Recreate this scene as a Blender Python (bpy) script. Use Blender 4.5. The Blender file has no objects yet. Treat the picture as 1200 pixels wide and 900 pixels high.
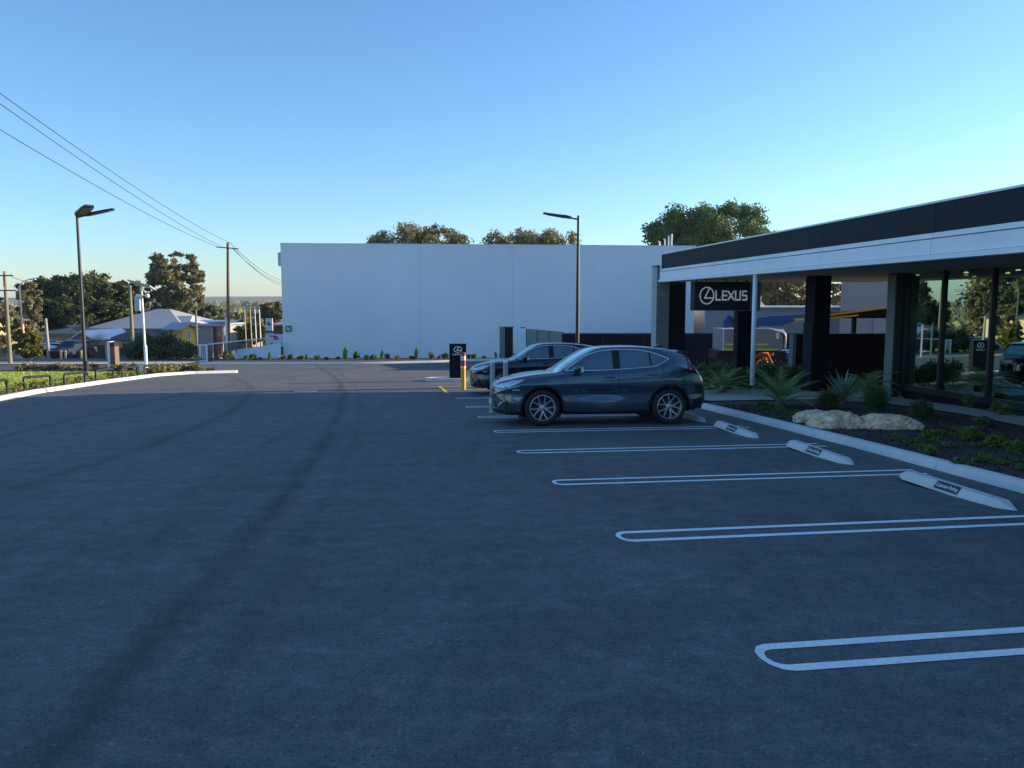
import bpy, bmesh, math, random
import numpy as np
from mathutils import Vector, Matrix, noise as mnoise
from mathutils.geometry import delaunay_2d_cdt
random.seed(7); rng = np.random.default_rng(7)
R = math.radians
scn = bpy.context.scene
COL = scn.collection

# ---------------------------------------------------------------- camera, sky, sun, exposure
F, CH, SLOPE = 930.0, 1.82, 0.0428
PITCH = math.atan(95 / F)
cam = bpy.data.cameras.new('camera')
cam.sensor_width = 36; cam.lens = 36 * F / 1200; cam.clip_start = 0.05; cam.clip_end = 20000
cam_o = bpy.data.objects.new('camera', cam); COL.objects.link(cam_o)
cam_o.location = (0, 0, CH); cam_o.rotation_euler = (math.pi / 2 - PITCH, 0, 0)
scn.camera = cam_o

SUN_EL, SUN_AZ = R(12.2), R(17)       # height above the horizon; turned from the right (+X) towards the view direction (+Y)
world = bpy.data.worlds.new('World'); scn.world = world; world.use_nodes = True
wn = world.node_tree.nodes; wl = world.node_tree.links
sky = wn.new('ShaderNodeTexSky'); sky.sky_type = 'NISHITA'; sky.sun_disc = False
sky.sun_elevation = SUN_EL; sky.sun_rotation = math.pi / 2 - SUN_AZ
sky.air_density = 1.0; sky.dust_density = 0.3; sky.ozone_density = 4.6; sky.altitude = 30
wn['Background'].inputs[1].default_value = 0.15
wl.new(sky.outputs[0], wn['Background'].inputs[0])
sl = bpy.data.lights.new('sun', 'SUN'); sl.energy = 5.0; sl.angle = R(0.5); sl.color = (1.0, 0.80, 0.58)
so = bpy.data.objects.new('sun', sl); COL.objects.link(so)
sd = Vector((math.cos(SUN_EL) * math.cos(SUN_AZ), math.cos(SUN_EL) * math.sin(SUN_AZ), math.sin(SUN_EL)))
so.rotation_euler = sd.to_track_quat('Z', 'Y').to_euler()
scn.view_settings.view_transform = 'Standard'; scn.view_settings.look = 'None'
scn.view_settings.gamma = 1.0; scn.view_settings.exposure = 0.92
scn.cycles.max_bounces = 6; scn.cycles.transparent_max_bounces = 12; scn.cycles.volume_bounces = 0

# ---------------------------------------------------------------- ground shape
GY = [-400, 45, 52, 62, 100, 200, 600, 1500, 9000]
GZ = [400 * SLOPE, -45 * SLOPE, -2.02, -2.45, -5.1, -8.5, -9.0, -9.5, -12]
def G(y): return float(np.interp(y, GY, GZ))
def ray(px, py):
    a, b = px - 600, 450 - py; s, c = math.sin(PITCH), math.cos(PITCH)
    return Vector((a, b * s + F * c, b * c - F * s))
def P(px, py, dz=0.0):              # where the line of sight through a point of the photo meets the sloping car park
    d = ray(px, py); t = (dz - CH) / (d.z + SLOPE * d.y); return Vector((d.x * t, d.y * t, CH + d.z * t))
def Q(px, py, y):                   # the same at a known distance
    d = ray(px, py); t = y / d.y; return Vector((d.x * t, y, CH + d.z * t))

# ---------------------------------------------------------------- tagging and mesh helpers
def tag(o, label=None, cat=None, group=None, kind=None):
    if label: o['label'] = label
    if cat: o['category'] = cat
    if group: o['group'] = group
    if kind: o['kind'] = kind
    return o
def empty(name, label, cat, loc=(0, 0, 0), rz=0.0, group=None):
    o = bpy.data.objects.new(name, None); COL.objects.link(o); o.location = loc; o.rotation_euler = (0, 0, rz)
    o.empty_display_size = 0.2
    return tag(o, label, cat, group)
def link_mesh(name, me, parent=None):
    o = bpy.data.objects.new(name, me); COL.objects.link(o)
    if parent: o.parent = parent
    return o
def copy_tree(o, parent=None):
    c = o.copy(); COL.objects.link(c); c.parent = parent
    for ch in list(o.children): copy_tree(ch, c)
    return c

class MB:
    def __init__(s): s.v = []; s.f = []; s.m = []
    def add(s, vs, fs, m=0):
        n = len(s.v); s.v += [tuple(v) for v in vs]; s.f += [tuple(i + n for i in f) for f in fs]; s.m += [m] * len(fs); return s
    def box(s, a, b, m=0, rz=0.0, bev=0.0):
        x0, y0, z0 = a; x1, y1, z1 = b
        if bev > 0:
            e = bev; c = []
            for (x, sx) in ((x0, 1), (x1, -1)):
                for (y, sy) in ((y0, 1), (y1, -1)):
                    for (z, sz) in ((z0, 1), (z1, -1)):
                        c.append(((x, sx), (y, sy), (z, sz)))
            bm = bmesh.new(); bmesh.ops.create_cube(bm, size=1)
            for v in bm.verts: v.co = Vector(((x0 + x1) / 2 + v.co.x * (x1 - x0), (y0 + y1) / 2 + v.co.y * (y1 - y0), (z0 + z1) / 2 + v.co.z * (z1 - z0)))
            bmesh.ops.bevel(bm, geom=bm.edges[:], offset=e, segments=1, affect='EDGES')
            bm.verts.ensure_lookup_table()
            vs = [v.co[:] for v in bm.verts]; fs = [[v.index for v in f.verts] for f in bm.faces]
            bm.free()
        else:
            vs = [(x, y, z) for z in (z0, z1) for y in (y0, y1) for x in (x0, x1)]
            fs = [(0, 2, 3, 1), (4, 5, 7, 6), (0, 1, 5, 4), (1, 3, 7, 5), (3, 2, 6, 7), (2, 0, 4, 6)]
        if rz:
            cx, cy = (x0 + x1) / 2, (y0 + y1) / 2; c_, s_ = math.cos(rz), math.sin(rz)
            vs = [(cx + (x - cx) * c_ - (y - cy) * s_, cy + (x - cx) * s_ + (y - cy) * c_, z) for x, y, z in vs]
        return s.add(vs, fs, m)
    def tube(s, pts, rad, n=8, m=0, cap=True):
        pts = [Vector(p) for p in pts]
        if not isinstance(rad, (list, tuple)): rad = [rad] * len(pts)
        vs = []; fs = []; up0 = None
        for i, p in enumerate(pts):
            d = (pts[min(i + 1, len(pts) - 1)] - pts[max(i - 1, 0)])
            if d.length < 1e-9: d = Vector((0, 0, 1))
            d.normalize()
            if up0 is None: up0 = Vector((0, 0, 1)) if abs(d.z) < .9 else Vector((1, 0, 0))
            a = (up0 - d * up0.dot(d))
            if a.length < 1e-4: a = d.orthogonal()
            a.normalize(); up0 = a; b = d.cross(a)
            for k in range(n):
                t = 2 * math.pi * k / n; vs.append(p + (a * math.cos(t) + b * math.sin(t)) * rad[i])
        for i in range(len(pts) - 1):
            for k in range(n):
                fs.append((i * n + k, i * n + (k + 1) % n, (i + 1) * n + (k + 1) % n, (i + 1) * n + k))
        if cap: fs.append(tuple(range(n))[::-1]); fs.append(tuple((len(pts) - 1) * n + k for k in range(n)))
        return s.add(vs, fs, m)
    def prism(s, poly, z0, z1, m=0):        # poly in XY, counter-clockwise
        n = len(poly); vs = [(x, y, z0) for x, y in poly] + [(x, y, z1) for x, y in poly]
        fs = [tuple(range(n))[::-1], tuple(range(n, 2 * n))] + [(i, (i + 1) % n, n + (i + 1) % n, n + i) for i in range(n)]
        return s.add(vs, fs, m)
    def extr(s, poly, ax, a, b, m=0):       # poly of (u, z) swept along axis ax ('x' or 'y') from a to b
        n = len(poly)
        mk = (lambda u, z, w: (w, u, z)) if ax == 'x' else (lambda u, z, w: (u, w, z))
        vs = [mk(u, z, a) for u, z in poly] + [mk(u, z, b) for u, z in poly]
        fs = [tuple(range(n))[::-1], tuple(range(n, 2 * n))] + [(i, (i + 1) % n, n + (i + 1) % n, n + i) for i in range(n)]
        return s.add(vs, fs, m)
    def lathe(s, prof, n=24, axis='z', c=(0, 0, 0), m=0):   # prof: (radius, along)
        vs = []; c = Vector(c)
        for r, h in prof:
            for k in range(n):
                t = 2 * math.pi * k / n; u, w = r * math.cos(t), r * math.sin(t)
                vs.append(c + (Vector((u, w, h)) if axis == 'z' else Vector((u, h, w))))
        fs = []
        for i in range(len(prof) - 1):
            for k in range(n): fs.append((i * n + k, i * n + (k + 1) % n, (i + 1) * n + (k + 1) % n, (i + 1) * n + k))
        return s.add(vs, fs, m)
    def quad(s, a, b, c, d, m=0): return s.add([a, b, c, d], [(0, 1, 2, 3)], m)
    def build(s, name, mats, parent=None, smooth=False, angle=None, fix=True):
        me = bpy.data.meshes.new(name); me.from_pydata(s.v, [], s.f); me.update()
        mats = mats if isinstance(mats, (list, tuple)) else [mats]
        for mt in mats: me.materials.append(mt)
        if any(s.m): me.polygons.foreach_set('material_index', s.m)
        if fix:
            bm = bmesh.new(); bm.from_mesh(me); bmesh.ops.recalc_face_normals(bm, faces=bm.faces[:]); bm.to_mesh(me); bm.free()
        if smooth or angle is not None:
            me.polygons.foreach_set('use_smooth', [True] * len(me.polygons))
            if angle is not None:
                bm = bmesh.new(); bm.from_mesh(me); a = R(angle)
                for e in bm.edges:
                    if len(e.link_faces) == 2 and e.calc_face_angle(0) > a: e.smooth = False
                bm.to_mesh(me); bm.free()
        me.update()
        return link_mesh(name, me, parent)

# ---------------------------------------------------------------- materials
def mat(name, col, rough=0.7, metal=0.0, var=0.0, vscale=3.0, bump=0.0, bscale=40.0, coat=0.0, spec=0.5, island=0.0, emit=None, estr=0.0, var2=0.0, v2scale=0.4, trans=0.0, coords='Object'):
    m = bpy.data.materials.new(name); m.use_nodes = True
    nt = m.node_tree; n = nt.nodes; l = nt.links; b = n['Principled BSDF']
    b.inputs['Base Color'].default_value = (*col, 1); b.inputs['Roughness'].default_value = rough; b.inputs['Metallic'].default_value = metal
    b.inputs['Specular IOR Level'].default_value = spec; b.inputs['Coat Weight'].default_value = coat; b.inputs['Coat Roughness'].default_value = 0.03
    tc = n.new('ShaderNodeTexCoord'); out = None
    src = None
    def mul(prev, fac_socket, amt):
        mr = n.new('ShaderNodeMapRange'); mr.inputs['From Min'].default_value = 0.25 if fac_socket.name != 'Random Per Island' else 0.0
        mr.inputs['From Max'].default_value = 0.75 if fac_socket.name != 'Random Per Island' else 1.0
        mr.inputs['To Min'].default_value = 1 - amt; mr.inputs['To Max'].default_value = 1 + amt
        l.new(fac_socket, mr.inputs['Value'])
        vm = n.new('ShaderNodeVectorMath'); vm.operation = 'SCALE'
        if prev is None: vm.inputs[0].default_value = col
        else: l.new(prev, vm.inputs[0])
        l.new(mr.outputs[0], vm.inputs['Scale']); return vm.outputs[0]
    if var:
        t = n.new('ShaderNodeTexNoise'); t.inputs['Scale'].default_value = vscale; t.inputs['Detail'].default_value = 6
        l.new(tc.outputs[coords], t.inputs['Vector']); src = mul(src, t.outputs['Fac'], var)
    if var2:
        t = n.new('ShaderNodeTexNoise'); t.inputs['Scale'].default_value = v2scale; t.inputs['Detail'].default_value = 3
        l.new(tc.outputs[coords], t.inputs['Vector']); src = mul(src, t.outputs['Fac'], var2)
    if island:
        g = n.new('ShaderNodeNewGeometry'); src = mul(src, g.outputs['Random Per Island'], island)
    if src is not None: l.new(src, b.inputs['Base Color'])
    if bump:
        t = n.new('ShaderNodeTexNoise'); t.inputs['Scale'].default_value = bscale; t.inputs['Detail'].default_value = 5
        l.new(tc.outputs[coords], t.inputs['Vector'])
        bp = n.new('ShaderNodeBump'); bp.inputs['Strength'].default_value = bump; bp.inputs['Distance'].default_value = 0.02
        l.new(t.outputs['Fac'], bp.inputs['Height']); l.new(bp.outputs[0], b.inputs['Normal'])
    if emit: b.inputs['Emission Color'].default_value = (*emit, 1); b.inputs['Emission Strength'].default_value = estr
    if trans:
        tr = n.new('ShaderNodeBsdfTranslucent'); mx = n.new('ShaderNodeMixShader'); mx.inputs[0].default_value = trans
        if src is not None: l.new(src, tr.inputs[0])
        else: tr.inputs[0].default_value = (*col, 1)
        l.new(b.outputs[0], mx.inputs[1]); l.new(tr.outputs[0], mx.inputs[2]); l.new(mx.outputs[0], n['Material Output'].inputs[0])
    return m
def glass_mat(name, tint, refl, rcol=(1, 1, 1), base=0.1):
    m = bpy.data.materials.new(name); m.use_nodes = True; nt = m.node_tree; n = nt.nodes; l = nt.links
    n.remove(n['Principled BSDF'])
    t = n.new('ShaderNodeBsdfTransparent'); t.inputs[0].default_value = (*tint, 1)
    g = n.new('ShaderNodeBsdfGlossy'); g.inputs['Roughness'].default_value = 0.0; g.inputs[0].default_value = (*rcol, 1)
    lw = n.new('ShaderNodeLayerWeight'); lw.inputs['Blend'].default_value = 0.5
    mr = n.new('ShaderNodeMapRange'); mr.inputs['To Min'].default_value = base; mr.inputs['To Max'].default_value = refl
    pw = n.new('ShaderNodeMath'); pw.operation = 'POWER'; pw.inputs[1].default_value = 2.0
    l.new(lw.outputs['Facing'], pw.inputs[0]); l.new(pw.outputs[0], mr.inputs['Value'])
    mx = n.new('ShaderNodeMixShader'); l.new(mr.outputs[0], mx.inputs[0]); l.new(t.outputs[0], mx.inputs[1]); l.new(g.outputs[0], mx.inputs[2])
    l.new(mx.outputs[0], n['Material Output'].inputs[0])
    return m

M = {}
M['white_wall'] = mat('painted_render_white', (.84, .87, .91), .75, var=.02, vscale=.6, bump=.06, bscale=60, var2=.045, v2scale=.12)
M['white_metal'] = mat('white_metal_sheet', (.84, .87, .90), .45, var=.04, vscale=1.5)
M['grey_metal'] = mat('galvanised_steel', (.42, .44, .46), .4, metal=.7, var=.12, vscale=12)
M['black_metal'] = mat('black_powdercoat', (.016, .017, .02), .45, var=.15, vscale=8)
M['black_panel'] = mat('black_cladding', (.014, .021, .031), .6, var=.06, vscale=2, spec=.2)
M['dark_panel'] = mat('dark_cladding', (.006, .008, .014), .6, var=.08, vscale=2, spec=.2)
M['stone_panel'] = mat('grey_cladding', (.16, .20, .20), .6, var=.1, vscale=4)
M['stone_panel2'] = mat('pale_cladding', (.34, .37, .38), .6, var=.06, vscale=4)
M['mullion'] = mat('dark_bronze_frame', (.035, .035, .038), .35, metal=.3, var=.1)
M['concrete'] = mat('kerb_concrete', (.64, .64, .62), .85, var=.08, vscale=6, bump=.3, bscale=80, var2=.06, v2scale=.9)
M['paving'] = mat('path_concrete', (.42, .42, .41), .85, var=.07, vscale=5, bump=.2, bscale=90, var2=.06, v2scale=.6)
M['pale_path'] = mat('far_path_concrete', (.5, .43, .35), .9, var=.1, vscale=1.5)
M['road'] = mat('old_road_asphalt', (.075, .076, .08), .85, var=.15, vscale=1.2)
M['line_white'] = mat('white_line_paint', (.90, .90, .87), .7, var=.16, vscale=38, var2=.10, v2scale=3.0, bump=.25, bscale=120)
M['line_yellow'] = mat('yellow_line_paint', (.85, .55, .05), .7, var=.1, vscale=20)
M['line_blue'] = mat('blue_line_paint', (.02, .12, .5), .7, var=.1, vscale=20)
M['mulch'] = mat('bark_mulch', (.08, .062, .05), .95, var=.5, vscale=14, bump=1.0, bscale=45, var2=.25, v2scale=1.5)
M['mulch_bits'] = mat('bark_chips', (.075, .052, .036), .95, island=.6)
M['dirt'] = mat('dry_ground', (.13, .115, .075), .95, var=.35, vscale=.15, var2=.3, v2scale=.03)
M['lawn'] = mat('lawn_green', (.30, .36, .07), .9, var=.25, vscale=2, var2=.2, v2scale=.3, bump=.6, bscale=60)
M['grass'] = mat('grass_blades', (.34, .42, .09), .8, island=.35, trans=.35)
M['bark'] = mat('tree_bark', (.16, .13, .10), .9, var=.3, vscale=5, bump=.5, bscale=20)
M['pale_bark'] = mat('gum_bark', (.36, .32, .27), .85, var=.25, vscale=3)
M['pole_wood'] = mat('treated_pole', (.22, .20, .13), .9, var=.15, vscale=2)
M['pole_brown'] = mat('weathered_pole', (.17, .12, .09), .9, var=.2, vscale=2)
M['tree_dark'] = mat('dark_foliage', (.08, .11, .04), .7, island=.55, var=.4, vscale=.25, trans=.3)
M['tree_gum'] = mat('gum_foliage', (.20, .185, .085), .7, island=.5, var=.35, vscale=.3, trans=.3)
M['tree_pale'] = mat('pale_foliage', (.26, .235, .12), .7, island=.4, var=.3, vscale=.4, trans=.35)
M['tree_olive'] = mat('olive_foliage', (.20, .20, .04), .7, island=.4, var=.3, vscale=.5, trans=.35)
M['tree_green'] = mat('broad_foliage', (.085, .145, .04), .65, island=.5, var=.35, vscale=.4, trans=.3)
M['shrub'] = mat('shrub_foliage', (.10, .17, .05), .55, island=.5, trans=.25)
M['box_shrub'] = mat('clipped_foliage', (.085, .13, .02), .6, island=.45, trans=.25)
M['lime_shrub'] = mat('lime_foliage', (.14, .2, .03), .6, island=.45, trans=.3)
M['agave'] = mat('blue_green_leaf', (.20, .31, .21), .45, island=.25, var=.15, vscale=3)
M['cycad'] = mat('cycad_leaf', (.20, .31, .10), .4, island=.3)
M['cycad_rust'] = mat('tan_leaf', (.16, .11, .04), .6, island=.3)
M['rock'] = mat('limestone', (.85, .62, .40), .9, var=.35, vscale=5, bump=1.0, bscale=22, var2=.25, v2scale=16)
M['red'] = mat('red_reflective', (.62, .035, .02), .4)
M['yellow'] = mat('safety_yellow', (.78, .44, .03), .45)
M['white'] = mat('white_paint', (.75, .75, .74), .5)
M['sign_white'] = mat('sign_face_white', (.72, .73, .75), .5)
M['letter'] = mat('white_letter_face', (.88, .89, .90), .4, emit=(.75, .87, 1), estr=.08)
M['sign_black'] = mat('sign_box_black', (.03, .038, .05), .35)
M['green_sign'] = mat('green_sign_face', (.02, .25, .12), .5)
M['blue_sign'] = mat('blue_sign_face', (.02, .05, .28), .5)
M['red_print'] = mat('red_print', (.6, .05, .06), .6)
M['purple_print'] = mat('purple_print', (.16, .08, .35), .6)
M['blue_machine'] = mat('blue_machine_paint', (.012, .075, .22), .5)
M['silver_body'] = mat('brushed_aluminium', (.30, .31, .31), .45, metal=.4, var=.1)
M['hivis'] = mat('hivis_stripe', (.62, .75, .05), .5)
M['orange'] = mat('hivis_orange_cloth', (.8, .13, .02), .8, var=.1, vscale=8)
M['navy'] = mat('navy_cloth', (.015, .02, .05), .9, var=.2, vscale=8)
M['silver_tape'] = mat('reflective_tape', (.7, .72, .74), .4)
M['skin'] = mat('skin', (.45, .26, .18), .6)
M['hair'] = mat('brown_hair', (.05, .03, .02), .8)
M['brick'] = mat('orange_brick', (.45, .17, .06), .9, var=.2, vscale=6)
M['dark_brick'] = mat('dark_brown_wall', (.12, .07, .05), .9, var=.2, vscale=4)
M['cream'] = mat('cream_wall', (.62, .50, .30), .85, var=.06)
M['yellow_wall'] = mat('yellow_wall', (.72, .45, .10), .85, var=.06)
M['grey_wall'] = mat('grey_render', (.33, .32, .32), .85, var=.06)
M['pink_wall'] = mat('pinkish_render', (.36, .29, .27), .85, var=.05)
M['pale_roof'] = mat('pale_metal_roof', (.36, .40, .46), .5, var=.04)
M['beige_roof'] = mat('beige_tile_roof', (.40, .33, .26), .8, var=.12, vscale=3)
M['dark_roof'] = mat('dark_tile_roof', (.06, .065, .08), .7, var=.15, vscale=3)
M['red_roof'] = mat('red_tile_roof', (.30, .10, .06), .8, var=.15, vscale=3)
M['win_dark'] = mat('dark_window', (.02, .025, .03), .08)
M['cable'] = mat('cable_black', (.03, .03, .035), .6)
M['floor'] = mat('showroom_tile', (.14, .14, .145), .35, var=.05)
M['interior'] = mat('showroom_wall', (.10, .105, .11), .8, var=.05)
M['ceil'] = mat('showroom_ceiling', (.30, .29, .27), .8)
M['lamp_lit'] = mat('lit_downlight', (.9, .85, .7), .5, emit=(1, .8, .5), estr=5.0)
M['solar'] = mat('solar_cells', (.02, .04, .12), .15)
M['grey_box'] = mat('grey_equipment', (.45, .5, .56), .5)
M['shop_glass'] = glass_mat('tinted_shop_glass', (.36, .45, .40), .95, (.60, .84, .72), base=.42)
M['car_glass'] = glass_mat('car_window_glass', (.30, .40, .40), .9, (.75, .95, 1.0), base=.24)
M['rubber'] = mat('tyre_rubber', (.018, .018, .02), .75, bump=.2, bscale=60)
M['plastic'] = mat('black_trim', (.015, .015, .017), .45)
M['gloss_black'] = mat('gloss_black_trim', (.008, .008, .01), .08)
M['chrome'] = mat('satin_chrome', (.75, .75, .76), .18, metal=1.0)
M['rim'] = mat('machined_rim', (.48, .47, .48), .32, metal=.6)
M['lens'] = mat('headlight_lens', (.62, .72, .80), .12, metal=.5, coat=1.0)
M['tail'] = mat('tail_lens', (.10, .008, .010), .06, coat=1.0)
M['seat'] = mat('seat_leather', (.12, .11, .10), .6)
M['disc'] = mat('brake_disc', (.05, .05, .055), .4, metal=.6)
M['plate'] = mat('plate_face', (.7, .7, .68), .5)
def car_paint(name, col, flake=.25):
    m = mat(name, col, .22, metal=.6, coat=1.0)
    return m
M['paint_blue'] = car_paint('blue_grey_car_paint', (.055, .095, .135))
M['paint_navy'] = car_paint('navy_car_paint', (.006, .010, .035))

def streaks(m, amt=.05):
    nt = m.node_tree; n = nt.nodes; l = nt.links; b = n['Principled BSDF']; prev = b.inputs['Base Color'].links[0].from_socket
    tc = n.new('ShaderNodeTexCoord'); mp = n.new('ShaderNodeMapping'); mp.inputs['Scale'].default_value = (2.2, 2.2, .10); l.new(tc.outputs['Object'], mp.inputs[0])
    t = n.new('ShaderNodeTexNoise'); t.inputs['Scale'].default_value = 1.0; t.inputs['Detail'].default_value = 7; l.new(mp.outputs[0], t.inputs['Vector'])
    r = n.new('ShaderNodeMapRange'); r.inputs[1].default_value = .35; r.inputs[2].default_value = .75; r.inputs[3].default_value = 1.0; r.inputs[4].default_value = 1 - amt * 2; l.new(t.outputs['Fac'], r.inputs[0])
    v = n.new('ShaderNodeVectorMath'); v.operation = 'SCALE'; l.new(prev, v.inputs[0]); l.new(r.outputs[0], v.inputs['Scale']); l.new(v.outputs[0], b.inputs['Base Color'])
streaks(M['white_wall'], .014); streaks(M['white_metal'], .03); streaks(M['black_panel'], .12)
# asphalt: fresh seal with roller patches, dark tyre tracks and fine stone
def asphalt():
    m = mat('car_park_asphalt', (.06, .06, .063), .82); nt = m.node_tree; n = nt.nodes; l = nt.links; b = n['Principled BSDF']
    tc = n.new('ShaderNodeTexCoord')
    def noise(scale, detail=6, vec=None, rough=.6, dist=0):
        t = n.new('ShaderNodeTexNoise'); t.inputs['Scale'].default_value = scale; t.inputs['Detail'].default_value = detail
        t.inputs['Roughness'].default_value = rough; t.inputs['Distortion'].default_value = dist
        l.new(vec or tc.outputs['Object'], t.inputs['Vector']); return t.outputs['Fac']
    def rng_(v, a, b_, c, d):
        r = n.new('ShaderNodeMapRange'); r.inputs[1].default_value = a; r.inputs[2].default_value = b_; r.inputs[3].default_value = c; r.inputs[4].default_value = d
        l.new(v, r.inputs[0]); return r.outputs[0]
    def mm(a, b_, op='MULTIPLY'):
        x = n.new('ShaderNodeMath'); x.operation = op
        for i, s in enumerate((a, b_)):
            if isinstance(s, (int, float)): x.inputs[i].default_value = s
            else: l.new(s, x.inputs[i])
        return x.outputs[0]
    big = rng_(noise(.22, 4), .3, .7, .84, 1.18)
    mp = n.new('ShaderNodeMapping'); mp.inputs['Scale'].default_value = (.25, 1.6, 1); mp.inputs['Rotation'].default_value = (0, 0, R(-9)); l.new(tc.outputs['Object'], mp.inputs[0])
    streak = rng_(noise(1.6, 8, mp.outputs[0], .7), .3, .7, .88, 1.14)
    mp3 = n.new('ShaderNodeMapping'); mp3.inputs['Scale'].default_value = (1.4, .12, 1); mp3.inputs['Rotation'].default_value = (0, 0, R(-9)); l.new(tc.outputs['Object'], mp3.inputs[0])
    lane = rng_(noise(.9, 4, mp3.outputs[0], .55), .3, .7, .88, 1.1)
    scuff = rng_(noise(2.6, 9, None, .75, .6), .50, .70, .96, 1.45); mot = rng_(noise(7, 7, None, .8), .30, .70, .72, 1.3)
    fine = rng_(noise(55, 4, None, .85), .3, .7, .5, 1.55)
    # tyre track: distance from a bent line in the ground plane
    sx = n.new('ShaderNodeSeparateXYZ'); l.new(tc.outputs['Object'], sx.inputs[0])
    tot = mm(big, streak); tot = mm(tot, lane); tot = mm(tot, scuff); tot = mm(tot, mot); tot = mm(tot, fine)
    wob = mm(mm(noise(.5, 3), .5, 'SUBTRACT'), .35)
    for (x0, k, c2, wdt, depth) in ((-1.72, -.0766, -.0028, .21, .52), (-1.2, -.0766, -.0028, .14, .2), (-6.89, .186, -.0097, .24, .42), (-6.27, -.284, .0048, .24, .36), (-3.4, -.02, -.0028, .15, .2)):
        y = sx.outputs['Y']
        c = mm(mm(mm(y, k), x0, 'ADD'), mm(mm(y, y), c2), 'ADD')
        d = mm(mm(sx.outputs['X'], c, 'SUBTRACT'), wob, 'ADD')
        d = mm(d, 0.0, 'ADD'); a = n.new('ShaderNodeMath'); a.operation = 'ABSOLUTE'; l.new(d, a.inputs[0])
        band = rng_(a.outputs[0], 0.02, wdt, depth, 0.0)
        brk = rng_(noise(.8, 4), .35, .6, .45, 1.0)
        tot = mm(tot, mm(1.0, mm(band, brk), 'SUBTRACT'))
    wn_ = n.new('ShaderNodeTexNoise'); wn_.inputs['Scale'].default_value = 45; l.new(tc.outputs['Object'], wn_.inputs['Vector'])
    wv = n.new('ShaderNodeVectorMath'); wv.operation = 'MULTIPLY_ADD'; wv.inputs[1].default_value = (.03, .03, .03); l.new(wn_.outputs['Color'], wv.inputs[0]); l.new(tc.outputs['Object'], wv.inputs[2])
    for sc_, th, lo_, gain in ((48, .74, .10, .40), (80, .70, .06, .50), (60, .90, .08, 1.6), (32, .975, .04, 2.0)):   # pits and pale chips
        v1 = n.new('ShaderNodeTexVoronoi'); v1.inputs['Scale'].default_value = sc_; l.new(wv.outputs[0], v1.inputs['Vector'])
        sp = n.new('ShaderNodeSeparateColor'); l.new(v1.outputs['Color'], sp.inputs[0])
        on = mm(rng_(v1.outputs['Distance'], .22, .34, 1.0, 0.0), mm(sp.outputs[0], th, 'GREATER_THAN'))
        tot = mm(tot, mm(1.0, mm(on, gain - 1), 'ADD'))
    # sparse pale stones
    vo = n.new('ShaderNodeTexVoronoi'); vo.inputs['Scale'].default_value = 2.6; l.new(tc.outputs['Object'], vo.inputs['Vector'])
    st = rng_(vo.outputs['Distance'], .010, .024, 2.2, 1.0); tot = mm(tot, st)
    vm = n.new('ShaderNodeVectorMath'); vm.operation = 'SCALE'; vm.inputs[0].default_value = (.102, .107, .106); l.new(tot, vm.inputs['Scale'])
    l.new(vm.outputs[0], b.inputs['Base Color'])
    bp = n.new('ShaderNodeBump'); bp.inputs['Strength'].default_value = .55; bp.inputs['Distance'].default_value = .008
    l.new(mm(noise(70, 4, None, .8), mm(noise(9, 4), .5), 'ADD'), bp.inputs['Height']); l.new(bp.outputs[0], b.inputs['Normal'])
    l.new(rng_(noise(3, 5), .3, .7, .72, .92), b.inputs['Roughness'])
    return m
M['asphalt'] = asphalt()

# ---------------------------------------------------------------- sheets that follow the ground
def sheet(name, poly, material, dz=0.0, parent=None, kind='structure'):
    pts = [Vector((p[0], p[1])) for p in poly]; n = len(pts)
    edges = [(i, (i + 1) % n) for i in range(n)]
    ys = [p.y for p in pts]; xs = [p.x for p in pts]
    for b in GY[1:-1]:
        if min(ys) < b < max(ys):
            k = len(pts); pts += [Vector((min(xs) - 1, b)), Vector((max(xs) + 1, b))]; edges.append((k, k + 1))
    v, e, f, _, _, _ = delaunay_2d_cdt(pts, edges, [], 0, 1e-5)
    def inside(x, y):
        c = False; j = n - 1
        for i in range(n):
            xi, yi = poly[i][0], poly[i][1]; xj, yj = poly[j][0], poly[j][1]
            if (yi > y) != (yj > y) and x < (xj - xi) * (y - yi) / (yj - yi) + xi: c = not c
            j = i
        return c
    fs = [t for t in f if inside(sum(v[i].x for i in t) / len(t), sum(v[i].y for i in t) / len(t))]
    me = bpy.data.meshes.new(name); me.from_pydata([(a.x, a.y, G(a.y) + dz) for a in v], [], fs); me.materials.append(material); me.update()
    bm = bmesh.new(); bm.from_mesh(me)
    bmesh.ops.delete(bm, geom=[q for q in bm.verts if not q.link_faces], context='VERTS')
    bmesh.ops.recalc_face_normals(bm, faces=bm.faces[:])
    for q in bm.faces:
        if q.normal.z < 0: q.normal_flip()
    bm.to_mesh(me); bm.free()
    o = link_mesh(name, me, parent)
    if kind and not parent: o['kind'] = kind
    return o
RA = R(9.23); U = Vector((-math.sin(RA), math.cos(RA))); V = Vector((math.cos(RA), math.sin(RA)))
# ================================================================ SETTING
# base ground, reaching the horizon (a little below the paved sheets)
def base_ground():
    xs = [-6000, -1500, -600, -200, -80, -40, 0, 40, 80, 200, 600, 1500, 6000]
    ys = sorted(set(GY + [-150, -60, -20, 10, 30, 80, 150, 350, 1000, 4000]))
    vs = [(x, y, G(y) - .07) for y in ys for x in xs]; k = len(xs)
    fs = [(j * k + i, j * k + i + 1, (j + 1) * k + i + 1, (j + 1) * k + i) for j in range(len(ys) - 1) for i in range(k - 1)]
    return MB().add(vs, fs).build('ground', M['dirt'])
tag(base_ground(), kind='structure')

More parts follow.
